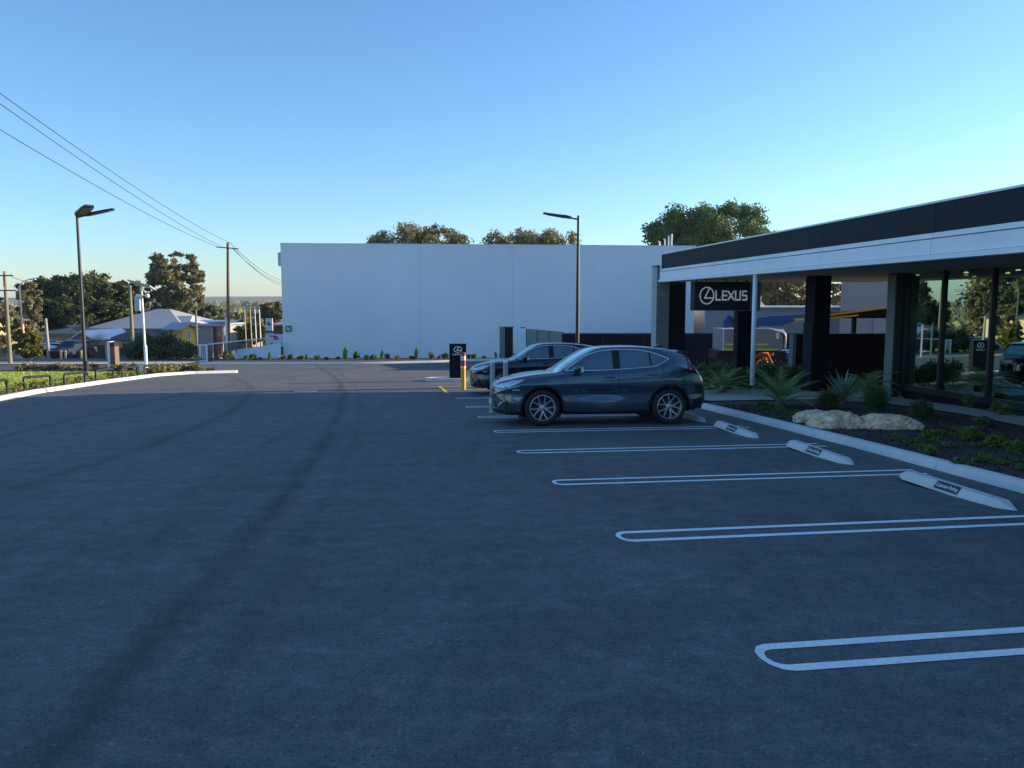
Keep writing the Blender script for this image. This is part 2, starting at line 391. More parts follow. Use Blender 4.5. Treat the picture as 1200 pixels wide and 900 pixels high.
# kerb lines in plan (front edge facing the car park)
K_RIGHT = [(7.2, -6.0), (6.45, 3.0), (5.97, 9.08), (5.65, 12.96), (5.25, 16.6), (4.83, 20.25)]
K_LEFT = [(-12.6, -6.0), (-13.4, 8.0), (-14.58, 22.43), (-15.33, 25.52), (-16.0, 31.0), (-16.45, 36.71), (-15.9, 39.0), (-14.1, 40.3)]
K_LEFT_BACK = [(-14.1, 40.3), (-16.2, 41.4), (-19.0, 41.9), (-26.5, 42.3)]
K_FAR = [(-19.4, 49.0), (-9.3, 49.3), (-4.0, 51.5), (0.5, 57.0)]

lot_poly = [(14, -12), (14, 28.4), (12, 46.2), (3.5, 47.2), (2.0, 56.5), (.5, 57.0), (-4.0, 51.5), (-9.3, 49.3), (-19.4, 49.0), (-60, 49.0), (-140, 49.0), (-140, 42.6), (-26.5, 42.45), (-16.2, 41.5), (-14.2, 40.4), (-16.3, 38.6), (-16.55, 36.7), (-15.4, 25.5), (-14.7, 22.4), (-13.5, 8), (-12.6, -12)]
sheet('car_park', lot_poly, M['asphalt'])
sheet('road', [(-140, 42.55), (-27.0, 42.4), (-21.0, 42.2), (-19.8, 49.0), (-140, 49.2)], M['road'], .004)
sheet('footpath', [(-140, 49.3), (-20.5, 49.3), (-20.5, 52.5), (-140, 53.0)], M['pale_path'], .02)

def kerb(path, name='kerb', seg=2.4, w=.17, h=.13, side=1, label=None):
    """concrete kerb cast in lengths; side=+1 puts the body on the left of the path direction"""
    root = bpy.data.objects.new(name, None); COL.objects.link(root); root['kind'] = 'structure'
    pts = [Vector(p) for p in path]; ds = [0]
    for a, b in zip(pts, pts[1:]): ds.append(ds[-1] + (b - a).length)
    def at(s):
        s = min(max(s, 0), ds[-1])
        for i in range(len(pts) - 1):
            if s <= ds[i + 1] + 1e-6:
                t = (s - ds[i]) / (ds[i + 1] - ds[i]); d = (pts[i + 1] - pts[i]).normalized(); return pts[i].lerp(pts[i + 1], t), d
        return pts[-1], (pts[-1] - pts[-2]).normalized()
    prof = [(-.02, -.06), (-.02, .02), (.015, h * .8), (.05, h), (w - .02, h), (w, h - .02), (w, -.06)]
    s = 0
    while s < ds[-1] - .05:
        e = min(s + seg, ds[-1]); e2 = e - .012
        stn = sorted(set([s, e2] + [d for d in ds if s < d < e2])); vs = []; fs = []
        for q in stn:
            p, _ = at(q)
            d = (at(min(q + .25, ds[-1]))[0] - at(max(q - .25, 0))[0]).normalized()
            nrm = Vector((-d.y, d.x)) * side
            for u, z in prof: c = p + nrm * u; vs.append((c.x, c.y, G(c.y) + z))
        k = len(prof)
        for i in range(len(stn) - 1):
            for j in range(k - 1): fs.append((i * k + j, i * k + j + 1, (i + 1) * k + j + 1, (i + 1) * k + j))
        fs += [tuple(range(k)), tuple((len(stn) - 1) * k + j for j in range(k))[::-1]]
        MB().add(vs, fs).build('kerb_length', M['concrete'], root, angle=40)
        s = e
    return root
kerb(K_RIGHT, side=-1); kerb(K_LEFT, side=1); kerb(K_LEFT_BACK, side=-1); kerb(K_FAR, side=1)

def off(path, d):
    out = []; pts = [Vector(p) for p in path]
    for i, p in enumerate(pts):
        t = (pts[min(i + 1, len(pts) - 1)] - pts[max(i - 1, 0)]).normalized(); out.append((p.x - t.y * d, p.y + t.x * d))
    return out

# lawn and planted strip on the left
lawn_edge = off(K_LEFT, .16)
sheet('lawn', lawn_edge[:6] + [(-17.6, 38.2), (-19.0, 39.2), (-26, 39.6), (-70, 39.2), (-70, -6)], M['lawn'], .07)
sheet('planting_bed', lawn_edge[5:7] + [(-14.4, 40.35), (-16.2, 41.2), (-26.5, 42.1), (-60, 42.35), (-60, 39.3), (-26, 39.6), (-19.0, 39.2), (-17.6, 38.2)], M['mulch'], .085)
inner = off(K_LEFT[:6], .17); outer = off(K_LEFT[:6], .85)
sheet('kerb_border', inner + outer[::-1], M['mulch'], .082)
# bed in front of the white building
far_back = [(-19.4, 57.6), (17.5, 60.9)]
sheet('planting_bed', off(K_FAR, .16) + [(1.2, 57.6), (1.6, 58.6), (-19.4, 56.9)], M['mulch'], .09)
# garden bed on the right, path beyond it
PT = {}
kr = off(K_RIGHT, -.16)
path_far = [P(824, 462), P(905, 457), P(975, 452), P(1046, 447.5)]
path_near = [P(835, 475), P(880, 474), P(960, 473), P(1037, 478)]
bed_right = kr[::-1] + [(kr[0][0] + 8, -6), (13.3, 8), (12.8, 11), (12.0, 15), (P(1200, 507).x, P(1200, 507).y), (P(1130, 492).x, P(1130, 492).y), (P(1080, 484).x, P(1080, 484).y)] + [(p.x, p.y) for p in path_near[::-1]]
sheet('garden_bed', bed_right, M['mulch'], .10)
walk = [(p.x, p.y) for p in path_near] + [(P(1080, 484).x, P(1080, 484).y), (P(1130, 492).x, P(1130, 492).y), (P(1200, 507).x, P(1200, 507).y), (12.0, 15), (12.8, 11), (13.5, 11), (12.6, 15)] + [(P(1200, 495).x, P(1200, 495).y), (P(1125, 482).x, P(1125, 482).y), (P(1060, 472).x, P(1060, 472).y)] + [(p.x, p.y) for p in path_far[::-1]] + [(4.9, 21.6)]
sheet('path', walk, M['paving'], .125)
sheet('garden_bed', [(4.95, 21.9)] + [(p.x, p.y) for p in path_far] + [(10.9, 22.9), (9.2, 27.5), (5.2, 26.6)], M['mulch'], .10)
sheet('garden_bed', [(P(1060, 472).x, P(1060, 472).y), (P(1125, 482).x, P(1125, 482).y), (P(1200, 495).x, P(1200, 495).y), (12.6, 15), (13.5, 11), (13.9, 6), (12.9, 10), (10.9, 22.9)], M['mulch'], .10)

# ---- painted bay lines
def strip(name, a, b, w, z, material, parent=None):
    a = Vector(a); b = Vector(b); d = (b - a).normalized(); n = Vector((-d.y, d.x)) * w / 2
    pts = [a - n, b - n, b + n, a + n]
    return MB().add([(p.x, p.y, G(p.y) + z) for p in pts], [(0, 1, 2, 3)]).build(name, material, parent)
marks = bpy.data.objects.new('bay_markings', None); COL.objects.link(marks); marks['kind'] = 'structure'
def hairpin(p0, length, gap=.30, w=.085):
    """two lines joined by a round end, one flat outline with a slot"""
    p0 = Vector(p0); r1 = gap / 2 + w / 2; r0 = gap / 2 - w / 2; vo, vi = [], []
    ns = 6
    for k in range(ns + 1):
        t = math.pi / 2 + math.pi * k / ns
        vo.append((r1 + r1 * .62 * math.cos(t), r1 * math.sin(t))); vi.append((r1 + r0 * .7 * math.cos(t), r0 * math.sin(t)))
    vo = [(length, r1)] + vo + [(length, -r1)]; vi = [(length, r0)] + vi + [(length, -r0)]
    n = len(vo); vs = []
    for u, w_ in vo + vi:
        c = p0 + V * u + U * w_; vs.append((c.x, c.y, G(c.y) + .004))
    fs = [(i, i + 1, n + i + 1, n + i) for i in range(n - 1)]
    MB().add(vs, fs).build('bay_line', M['line_white'], marks)
LP = [(1.37 + .43, 4.36 - 2.71 + .12), (1.33, 4.30), (.88, 7.03), (.43, 9.73), (0.0, 12.38), (-.43, 15.09), (-.86, 17.86), (-1.29, 20.5), (-1.73, 23.38)]
LL = [5.0, 4.95, 5.0, 5.15, 5.3, 5.25, 5.2, 5.1, 5.0]
for p, L_ in zip(LP, LL): hairpin(p, L_)
# blue and yellow accessible-bay paint beyond the second car
strip('bay_line', P(543, 462).xy, P(560, 462.5).xy, .45, .006, M['line_blue'], marks)
for y_ in (453.6, 456.2, 459.4):
    a, b = P(516 + (y_ - 453.5) * 1.15, y_), P(552, y_ + .2); strip('hatch_line', (a.x, a.y), (b.x, b.y), .13, .005, M['line_yellow'], marks)
a, b = P(515, 453), P(524.5, 461); strip('hatch_line', (a.x, a.y), (b.x, b.y), .12, .009, M['line_yellow'], marks)
a = P(345, 458.5); strip('lane_and_lit_strip', (a.x, a.y), (a.x + .75, a.y + .05), .28, .004, M['line_white'], marks)
a = P(500, 434); strip('lane_and_lit_strip', (a.x, a.y), (a.x + 1.6, a.y + .4), .12, .004, M['line_yellow'], marks)  # yellow colour stands in for a sunlit stripe on the asphalt

# hills far beyond
def hills():
    vs = []; fs = []; n = 90
    for i in range(n + 1):
        x = -2600 + 5200 * i / n
        h = 15 + 7 * mnoise.noise(Vector((x * .0016, 2.2, 0))) + 2.0 * mnoise.noise(Vector((x * .02, 8.1, 0)))
        h += 5 * math.exp(-((x + 900) / 500) ** 2)
        vs += [(x, 2500, -24), (x, 2900, h + 4), (x, 3700, -20)]
    for i in range(n):
        a = i * 3; b = a + 3; fs += [(a, b, b + 1, a + 1), (a + 1, b + 1, b + 2, a + 2)]
    return MB().add(vs, fs).build('hills', mat('hill_bush', (.045, .055, .03), .95, var=.5, vscale=.02, var2=.3, v2scale=.1), smooth=True)
tag(hills(), kind='structure')

# ================================================================ WHITE BUILDING across the car park
def wy(x): return 60 + .093 * (x + 17.3)
WB = empty('white_building', 'large windowless white rendered building across the far end of the car park', 'building', (0, 0, 0))
x0, x1 = -17.3, 14.4; zb, zt = -2.9, 6.22
wall = MB()
joints = [x0, -7.0, 0.05, x1]
for a, b in zip(joints, joints[1:]):
    MB().add([(a + .006, wy(a), zb), (b - .006, wy(b), zb), (b - .006, wy(b), zt), (a + .006, wy(a), zt),
              (a + .006, wy(a) + .25, zb), (b - .006, wy(b) + .25, zb), (b - .006, wy(b) + .25, zt), (a + .006, wy(a) + .25, zt)],
             [(0, 1, 2, 3), (5, 4, 7, 6), (0, 3, 7, 4), (1, 5, 6, 2), (3, 2, 6, 7)]).build('wall_panel', M['white_wall'], WB)
m = MB(); bw = 8
m.add([(x0, wy(x0) + .2, zb), (x1 - .02, wy(x1) + .2, zb), (x1 - .02, wy(x1) + bw, zb), (x0 + .6, wy(x0) + bw, zb),
       (x0, wy(x0) + .2, zt - .3), (x1 - .02, wy(x1) + .2, zt - .3), (x1 - .02, wy(x1) + bw, zt - .3), (x0 + .6, wy(x0) + bw, zt - .3)],
      [(0, 1, 5, 4), (1, 2, 6, 5), (2, 3, 7, 6), (3, 0, 4, 7), (4, 5, 6, 7)])
m.build('wall', M['white_wall'], WB)
m = MB(); m.add([(x0 - .03, wy(x0) - .03, zt), (x1 + .03, wy(x1) - .03, zt), (x1 + .03, wy(x1) + .3, zt), (x0 - .03, wy(x0) + .3, zt),
                 (x0 - .03, wy(x0) - .03, zt + .06), (x1 + .03, wy(x1) - .03, zt + .06), (x1 + .03, wy(x1) + .3, zt + .06), (x0 - .03, wy(x0) + .3, zt + .06)],
                [(0, 3, 2, 1), (4, 5, 6, 7), (0, 1, 5, 4), (1, 2, 6, 5), (2, 3, 7, 6), (3, 0, 4, 7)])
m.build('parapet_cap', M['white_metal'], WB)
MB().box((x0 + .2, wy(x0) - .12, -2.5), (x0 + .29, wy(x0) - .01, -1.15)).build('downpipe', M['white_metal'], WB)
MB().box((x0 - .35, wy(x0) + .4, 4.6), (x0 + .0, wy(x0) + 2.2, 5.6), bev=.06).build('gutter_box', M['grey_metal'], WB)
# vents on the roof
vg = 'white vent pipes on the roof of the white building'
for i, (px, hh) in enumerate(((773, .35), (779, .55), (783.5, .8), (787, .95))):
    p = Q(px, 290, 66)
    o = MB().tube([(p.x, 66, 5.9), (p.x, 66, p.z + hh + .1), (p.x - (.12 if i < 2 else 0), 66, p.z + hh + .15)], .06, 8).build('vent_pipe', M['white_metal'], smooth=True)
    tag(o, ['shortest and leftmost white vent pipe on the white building roof', 'second white vent pipe from the left on the white building roof', 'second tallest white vent pipe on the white building roof', 'tallest and rightmost white vent pipe on the white building roof'][i], 'vent pipe', vg)
# green safety sign on the wall
gs = empty('wall_sign', 'small green square sign with white figure on the left end of the white building', 'sign', (-16.85, 59.9, 0))
MB().box((-.22, .02, -.35), (.22, .06, .12)).build('sign_face', M['green_sign'], gs)
m = MB(); m.box((-.10, -.01, -.18), (-.02, .015, .03)); m.box((.0, -.01, -.25), (.1, .015, -.12)); m.box((-.02, -.01, -.12), (.08, .015, -.05)); m.build('symbol', M['sign_white'], gs)
# low rendered wall continuing left of the building
lw_ = MB(); pts = [(-21.4, 58.6, -1.75), (-19.0, 58.9, -1.45), (-17.4, 59.5, -1.15)]
for a, b in zip(pts, pts[1:]):
    lw_.add([(a[0], a[1], -2.9), (b[0], b[1], -2.9), (b[0], b[1], b[2]), (a[0], a[1], a[2]), (a[0], a[1] + .2, -2.9), (b[0], b[1] + .2, -2.9), (b[0], b[1] + .2, b[2]), (a[0], a[1] + .2, a[2])],
            [(0, 1, 2, 3), (5, 4, 7, 6), (3, 2, 6, 7), (0, 3, 7, 4), (1, 5, 6, 2)])
tag(lw_.build('low_wall', M['white_wall']), 'low rendered boundary wall running left from the white building', 'wall')

# ---- black fence, gate and gate post in front of the white building
def fence_run(name, label, a, b, zt, hgt, step=2.4, material='black_panel', group=None, slats=True):
    a = Vector(a); b = Vector(b); L = (b - a).length; d = (b - a) / L
    root = empty(name, label, 'fence' if 'fence' in name else 'gate', (a.x, a.y, 0), math.atan2(d.y, d.x), group)
    n = max(1, round(L / step))
    for i in range(n + 1):
        x = L * i / n; MB().box((x - .03, -.03, G(a.y) - .05 if hgt is None else zt - hgt), (x + .03, .03, zt + .02)).build('post', M['black_metal'], root)
    for i in range(n):
        xa, xb = L * i / n + .032, L * (i + 1) / n - .032
        MB().box((xa, -.012, zt - (hgt or 2) + .06), (xb, .012, zt - .005)).build('panel', M[material], root)
    MB().box((0, -.022, zt + .004), (L, .022, zt + .045)).build('top_rail', M['black_metal'], root)
    return root
fence_run('boundary_fence', 'long solid black metal fence closing the yard behind the parked cars', (3.0, 46.6), (17.2, 46.9), .02, 2.0, material='dark_panel')
fence_run('yard_gate', 'black framed gate with grey panels standing open at the left end of the black fence', (.95, 52.4), (2.95, 46.7), .08, 2.0, step=2.0, material='stone_panel')
gp = empty('gate_post', 'tall black box-shaped gate post standing against the white building', 'gate post', (-.55, 57.6, 0))
MB().box((-.35, 0, -2.4), (-.02, .35, .03)).build('side_panel', M['stone_panel'], gp)  # grey colour paints in the light on the post's left face
MB().box((0, -.06, -2.4), (.62, .4, .05)).build('post', M['dark_panel'], gp)
MB().box((-.4, -.08, .055), (.7, .42, .10)).build('cap', M['black_metal'], gp)
o = MB().box((.62, 57.55, .01), (.95, 57.65, .07)).build('hinge_arm', M['black_metal'], None)
o.parent = gp; o.location = (-gp.location.x, -gp.location.y, 0)

# ================================================================ DEALERSHIP BUILDING (right)
FA = math.atan(.1343); fd = Vector((-math.sin(FA), math.cos(FA))); fn = Vector((math.cos(FA), math.sin(FA)))   # along the facade away from us; into the building
FO = Vector((5.56, 30.1))            # far corner of the canopy edge
FZ = -.5
DB = empty('showroom_building', 'dark flat-roofed car showroom with white canopy edge and tinted glass front', 'building', (FO.x, FO.y, 0), FA)
# local frame of DB: x = into the building, y = along the facade (negative towards the camera)
L0 = -34.0
def lb(name, a, b, m_, bev=0, par=DB): return MB().box(a, b, bev=bev).build(name, M[m_], par)
lb('fascia_cap', (.03, L0, 3.622), (.33, .03, 3.66), 'white_metal')
for k in range(9):
    ya, yb = -k * 3.9, max(-(k + 1) * 3.9 + .012, L0)
    lb('fascia_band', (0.06, yb, 3.10), (.30, ya, 3.62), 'black_panel')
    lb('canopy_edge', (0, yb, 2.70), (.22, ya, 2.975), 'white_metal')
    lb('edge_flashing', (.035, yb, 3.0), (.24, ya, 3.09), 'white_metal')
lb('drip_edge', (-.05, L0, 2.60), (.22, .02, 2.69), 'white_metal')
lb('canopy_end', (.05, .0, 2.62), (9, .14, 3.6), 'white_metal')
lb('canopy_roof', (.25, L0, 2.80), (26, -.01, 3.35), 'ceil')
lb('soffit', (.24, L0, 2.66), (9.5, -.01, 2.78), 'ceil')
# portal column with cladding joints
for k in range(5):
    z0, z1 = (-1.45, -.85) if k == 0 else (-.84 + (k - 1) * 1.0, -.85 + k * 1.0)
    if k == 4: z1 = 3.17
    lb('cladding_panel', (-.04, .16, z0), (.44, .75, z1), 'stone_panel')
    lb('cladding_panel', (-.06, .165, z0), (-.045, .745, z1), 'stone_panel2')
lb('column_cap', (-.08, .14, 3.18), (.46, .78, 3.23), 'black_metal')
lb('return_wall', (.46, .30, -1.6), (1.14, .6, 2.9), 'dark_panel')
# glass wall of the showroom: local x of the glass line
GX = 4.55
ys = [-5.9, -7.45, -9.2, -10.95, -12.7, -14.45, -16.2, -17.95, -21.4, -24.9]
Gp = Vector((11.09, 22.4)); rel = Gp - FO; GX = rel.dot(fn); g0 = rel.dot(fd)
ys = [g0, g0 - 1.55, g0 - 3.33, g0 - 5.1, g0 - 6.9, g0 - 8.7, g0 - 10.5, g0 - 14, g0 - 17.5]
for i, (a, b) in enumerate(zip(ys, ys[1:])):
    pane = lb('glass_panel', (GX, b + .04, FZ + .05), (GX + .012, a - .04, 2.63), 'shop_glass')
for y in ys[1:]: lb('mullion', (GX - .07, y - .038, FZ), (GX + .09, y + .038, 2.655), 'mullion')
lb('bottom_rail', (GX - .05, ys[-1], FZ - .12), (GX + .07, ys[0], FZ + .045), 'mullion')
lb('corner_mullion', (GX - .08, ys[0] - .05, FZ - .3), (GX + .1, ys[0] + .08, 2.655), 'mullion')
lb('plinth', (GX - .02, ys[-1], -1.6), (GX + .2, ys[0], FZ - .125), 'dark_panel')
lb('floor_slab', (GX + .21, ys[-1], FZ - .35), (22, ys[0] - .02, FZ - .02), 'floor')
lb('back_wall', (17.5, ys[-1], FZ), (17.8, ys[0] + .0, 2.66), 'interior')
lb('side_wall', (GX + 3.2, ys[0] + .02, FZ - .3), (17.7, ys[0] + .2, 2.66), 'interior')
lb('end_glass', (GX + .15, ys[0] + .02, FZ + .05), (GX + 3.15, ys[0] + .035, 2.63), 'shop_glass')
dh = MB().tube([(GX - .14, g0 - .93, FZ + .85), (GX - .14, g0 - .93, FZ + 1.75)], .022, 8); dh.box((GX - .14, g0 - .945, FZ + 1.0), (GX, g0 - .915, FZ + 1.03)); dh.box((GX - .14, g0 - .945, FZ + 1.6), (GX, g0 - .915, FZ + 1.63))
dh.build('door_handle', M['letter'], DB)
for (x, y) in ((GX + 1.2, g0 - 2.6), (GX + 1.0, g0 - 1.0), (GX + 2.6, g0 - 4.2), (GX + 3.6, g0 - 2.0), (GX + 2.4, g0 - .8)):
    MB().lathe([(0, 2.652), (.05, 2.652), (.055, 2.62), (0, 2.62)], 10, c=(x, y, 0)).build('downlight', M['lamp_lit'], DB)
# columns under the canopy
for (px0, px1, py, D, nm) in ((1044, 1060, 465, 22.35, 'corner_column'),):
    a = Q(1051.0, 400, D); lx = (Vector((a.x, a.y)) - FO).dot(fn); ly = (Vector((a.x, a.y)) - FO).dot(fd)
    lb('column', (lx - .06, ly, -1.2), (lx + .12, ly + .42, 2.655), 'mullion')
    lb('column_lighter_side', (lx - .10, ly + .03, -1.2), (lx - .063, ly + .4, 2.6), 'stone_panel')  # grey sheet: light on the column's left face, put into the colour
a = Q(954, 380, 24.6); lx = (Vector((a.x, a.y)) - FO).dot(fn); ly = (Vector((a.x, a.y)) - FO).dot(fd)
lb('column', (lx, ly, -1.2), (lx + .52, ly + .60, 2.655), 'dark_panel')
lb('column_lighter_side', (lx - .04, ly + .02, -1.2), (lx - .002, ly + .58, 1.2), 'black_panel')
# planter wall
a = Q(933, 400, 27.0); lx2 = (Vector((a.x, a.y)) - FO).dot(fn); ly2 = (Vector((a.x, a.y)) - FO).dot(fd)
pl = lb('low_wall', (lx2, ly2, -1.3), (lx2 + 3.7, ly2 + .25, .77), 'dark_panel'); lb('low_wall_end', (lx2 - .12, ly2 - .01, -1.3), (lx2 - .003, ly2 + .26, .78), 'stone_panel')
# silver post in front of the canopy
b_ = Q(881.5, 447, 22.0); sp = MB().tube([(b_.x, b_.y, b_.z - .1), (b_.x, b_.y, 2.66)], .065, 12); 
q = sp.build('silver_post', M['white_metal'], smooth=True); tag(q, 'thin round silver post under the white canopy edge beside the black wordmark sign', 'post')

# ---- sign with raised emblem and word
def text_mesh(txt, size, ext, off_=0.0):
    cu = bpy.data.curves.new('lettering', 'FONT'); cu.body = txt; cu.size = size; cu.extrude = ext; cu.offset = off_; cu.align_x = 'CENTER'; cu.align_y = 'CENTER'
    o = bpy.data.objects.new('lettering', cu); COL.objects.link(o); bpy.context.view_layer.update()
    me = bpy.data.meshes.new_from_object(o.evaluated_get(bpy.context.evaluated_depsgraph_get())); bpy.data.objects.remove(o); bpy.data.curves.remove(cu)
    return me
def bar(mb, a, b, w, d=.03, m_=0):     # raised stroke in the XZ plane, front at y=-d
    a = Vector((a[0], 0, a[1])); b = Vector((b[0], 0, b[1])); t = (b - a).normalized(); n = Vector((-t.z, 0, t.x)) * w / 2
    c = [a - n, b - n, b + n, a + n]
    mb.add([(p.x, 0, p.z) for p in c] + [(p.x, -d, p.z) for p in c], [(4, 5, 6, 7), (0, 1, 5, 4), (1, 2, 6, 5), (2, 3, 7, 6), (3, 0, 4, 7)], m_)
def ring(mb, rx, rz, w, d=.03, c=(0, 0), n=40):
    vs = []; fs = []
    for k in range(n):
        t = 2 * math.pi * k / n
        for (s, y) in ((0, 0), (0, -d), (-w, -d), (-w, 0)):
            vs.append((c[0] + (rx + s) * math.cos(t), y, c[1] + (rz + s) * math.sin(t)))
    for k in range(n):
        for j in range(4): fs.append((k * 4 + j, k * 4 + (j + 1) % 4, ((k + 1) % n) * 4 + (j + 1) % 4, ((k + 1) % n) * 4 + j))
    mb.add(vs, fs)
def emblem(mb, s, d=.03):              # oval with a slanting L inside
    ring(mb, .5 * s, .37 * s, .05 * s, d)
    bar(mb, (.17 * s, .31 * s), (-.14 * s, -.10 * s), .055 * s, d); bar(mb, (-.17 * s, -.10 * s), (.44 * s, -.10 * s), .055 * s, d)
def word(mb, h, d=.03):                # wide capitals L E X U S drawn as strokes
    w = .17 * h; x = 0; g = .32 * h
    bar(mb, (x + w / 2, h), (x + w / 2, 0), w, d); bar(mb, (x + w, w / 2), (x + 1.0 * h, w / 2), w, d); x += 1.0 * h + g
    for z in (w / 2, h / 2, h - w / 2): bar(mb, (x + w, z), (x + 1.0 * h, z), w * .9, d)
    bar(mb, (x + w / 2, h), (x + w / 2, 0), w, d); x += 1.0 * h + g * .6
    bar(mb, (x, h - .02), (x + 1.2 * h, .02), w, d); bar(mb, (x, .02), (x + 1.2 * h, h - .02), w, d + .003); x += 1.2 * h + g * .8
    bar(mb, (x + w / 2, h), (x + w / 2, w * .6), w, d); bar(mb, (x + 1.1 * h - w / 2, h), (x + 1.1 * h - w / 2, w * .6), w, d); bar(mb, (x + w * .4, w / 2), (x + 1.1 * h - w * .4, w / 2), w, d + .002); x += 1.1 * h + g
    for z in (w / 2, h / 2, h - w / 2): bar(mb, (x + w * .3, z), (x + 1.0 * h - w * .3, z), w * .95, d)
    bar(mb, (x + w / 2, h - w * .3), (x + w / 2, h / 2), w * .9, d + .002); bar(mb, (x + h - w / 2, h / 2), (x + h - w / 2, w * .3), w * .9, d + .002); x += h
    return x
sD = 28.5
sa, sb_ = Q(814, 345, sD), Q(880, 345, sD); zt_, zb_ = Q(840, 330, sD).z, Q(840, 364, sD).z
SG = empty('building_sign', 'black sign box with raised silver oval emblem and wordmark under the canopy', 'sign', (sa.x, sD, 0), R(4))
W_ = sb_.x - sa.x; MB().box((0, 0, zb_), (W_ + .02, .5, zt_)).build('sign_box', M['sign_black'], SG)
MB().box((W_ + .022, -.01, zb_ - .01), (W_ + .40, .52, zt_ + .01)).build('sign_return', M['stone_panel'], SG)
e = MB(); emblem(e, .50, .05); eo = e.build('emblem', M['letter'], SG); eo.location = (.44, -.002, (zt_ + zb_) / 2 + .02); eo.scale = (1.05, 1, 1.7)
w_ = MB(); wl_ = word(w_, .25, .05); wo = w_.build('lettering', M['letter'], SG); sc_ = (W_ - .86) / wl_; wo.scale = (sc_, 1, 1.05); wo.location = (.76, -.002, (zt_ + zb_) / 2 - .16); wo.scale = (sc_, 1, 1.45)
for k in range(6): MB().box((.1 + k * .38, .2, zt_ + .012), (.13 + k * .36, .24, 2.655)).build('hanger', M['black_metal'], SG)
p1, p2 = Q(864.5, 400, sD), Q(885, 400, sD)
cl = empty('sign_column', 'dark clad column below the black wordmark sign', 'column', (p1.x, sD + .05, 0), R(4)); w2 = p2.x - p1.x
MB().box((0, 0, -1.4), (w2 * .82, .4, .2)).build('cladding_panel', M['dark_panel'], cl); MB().box((0, 0, .21), (w2 * .82, .4, zb_ - .012)).build('cladding_panel', M['dark_panel'], cl)
MB().box((w2 * .83, .01, -1.4), (w2, .4, zb_ - .012)).build('edge_panel', M['black_metal'], cl)

# ---- buildings seen through the gap under the canopy
o = MB().box((15.2, 62.8, -3.6), (30, 78, 1.42)).build('wall', M['grey_wall'], None)
gb = empty('grey_warehouse', 'long low grey-blue walled building seen through the gap behind the black sign', 'building'); o.parent = gb
MB().box((15.0, 62.6, 1.425), (30.2, 78, 1.55)).build('roof_edge', M['white_metal'], gb)
pb = empty('pale_warehouse', 'tall pinkish white building seen between the dark column and the glass front', 'building')
a = Q(986, 330, 52); MB().prism([(a.x, 52), (34, 52), (43, 66), (a.x * 66 / 52 + .3, 66)], -2.8, 4.6).build('wall', M['pink_wall'], pb)
MB().box((a.x + 2.2, 51.9, -2.4), (33, 51.98, 1.0)).build('roller_door', M['grey_wall'], pb)
MB().box((a.x + 3.3, 51.84, -2.4), (28, 51.89, .1)).build('dark_panel', M['dark_panel'], pb)
# ================================================================ CARS
class Pc:                                   # monotone cubic through points
    def __init__(s, xs, ys):
        s.x = np.array(xs, float); s.y = np.array(ys, float); h = np.diff(s.x); d = np.diff(s.y) / h; m = np.zeros(len(xs))
        for i in range(1, len(xs) - 1):
            if d[i - 1] * d[i] > 0:
                w1 = 2 * h[i] + h[i - 1]; w2 = h[i] + 2 * h[i - 1]; m[i] = (w1 + w2) / (w1 / d[i - 1] + w2 / d[i])
        m[0] = d[0]; m[-1] = d[-1]; s.m = m; s.h = h
    def __call__(s, x):
        i = min(max(int(np.searchsorted(s.x, x)) - 1, 0), len(s.x) - 2)
        t = (x - s.x[i]) / s.h[i]
        if t < 0: return s.y[0]
        if t > 1: return s.y[-1]
        t2, t3 = t * t, t * t * t
        return (2*t3-3*t2+1)*s.y[i] + (t3-2*t2+t)*s.h[i]*s.m[i] + (-2*t3+3*t2)*s.y[i+1] + (t3-t2)*s.h[i]*s.m[i+1]
XN, XT = -.955, 3.70
f_zE = Pc([-.955,-.90,-.8,-.55,-.2,.12,.34,.6,.9,1.18,1.45,1.9,2.5,2.95,3.14,3.3,3.48,3.58,3.66,3.70], [.80,.88,.925,.985,1.05,1.09,1.115,1.29,1.475,1.60,1.632,1.642,1.61,1.545,1.50,1.31,1.08,1.03,.98,.90])
f_zD = Pc([-.955,-.90,-.8,-.55,-.2,.12,.40,.55,.8,1.1,1.4,1.9,2.5,2.95,3.14,3.3,3.48,3.58,3.66,3.70], [.78,.855,.90,.965,1.03,1.065,1.085,1.14,1.33,1.50,1.575,1.605,1.575,1.505,1.45,1.27,1.07,1.02,.965,.88])
f_zC = Pc([-.955,-.8,-.5,0,.5,1.0,1.6,2.1,2.5,2.75,3.0,3.3,3.55,3.70], [.72,.84,.92,1.01,1.06,1.09,1.115,1.15,1.22,1.26,1.22,1.12,.98,.82])
f_yD = Pc([-.955,-.6,0,.45,.6,.9,1.3,1.9,2.6,3.0,3.2,3.5,3.70], [.70,.70,.71,.755,.745,.68,.615,.605,.58,.56,.60,.66,.72])
f_zr = Pc([-.955,-.6,-.3,2.4,3.2,3.70], [.24,.20,.22,.22,.27,.38])
def plan(x):
    s = max(0.0, (x - XN) / 1.05); a = (1 - max(0, 1 - s) ** 2.3) ** (1 / 2.7)
    s = max(0.0, (XT - x) / .85); b = (1 - max(0, 1 - s) ** 2.2) ** (1 / 2.6)
    return a * b
f_xo = Pc([.1,.22,.34,.5,.62,.75,.85,.92,1.2], [.10,.06,.005,0,.0,.015,.05,.09,.2])
f_xr = Pc([.1,.38,.5,.75,.95,1.05,1.3], [.12,.03,0,.02,.07,.11,.2])
TT = [0, .07, .17, .27, .37, .455, .50, .75, .80, .90, 1.0]
_secc = {}
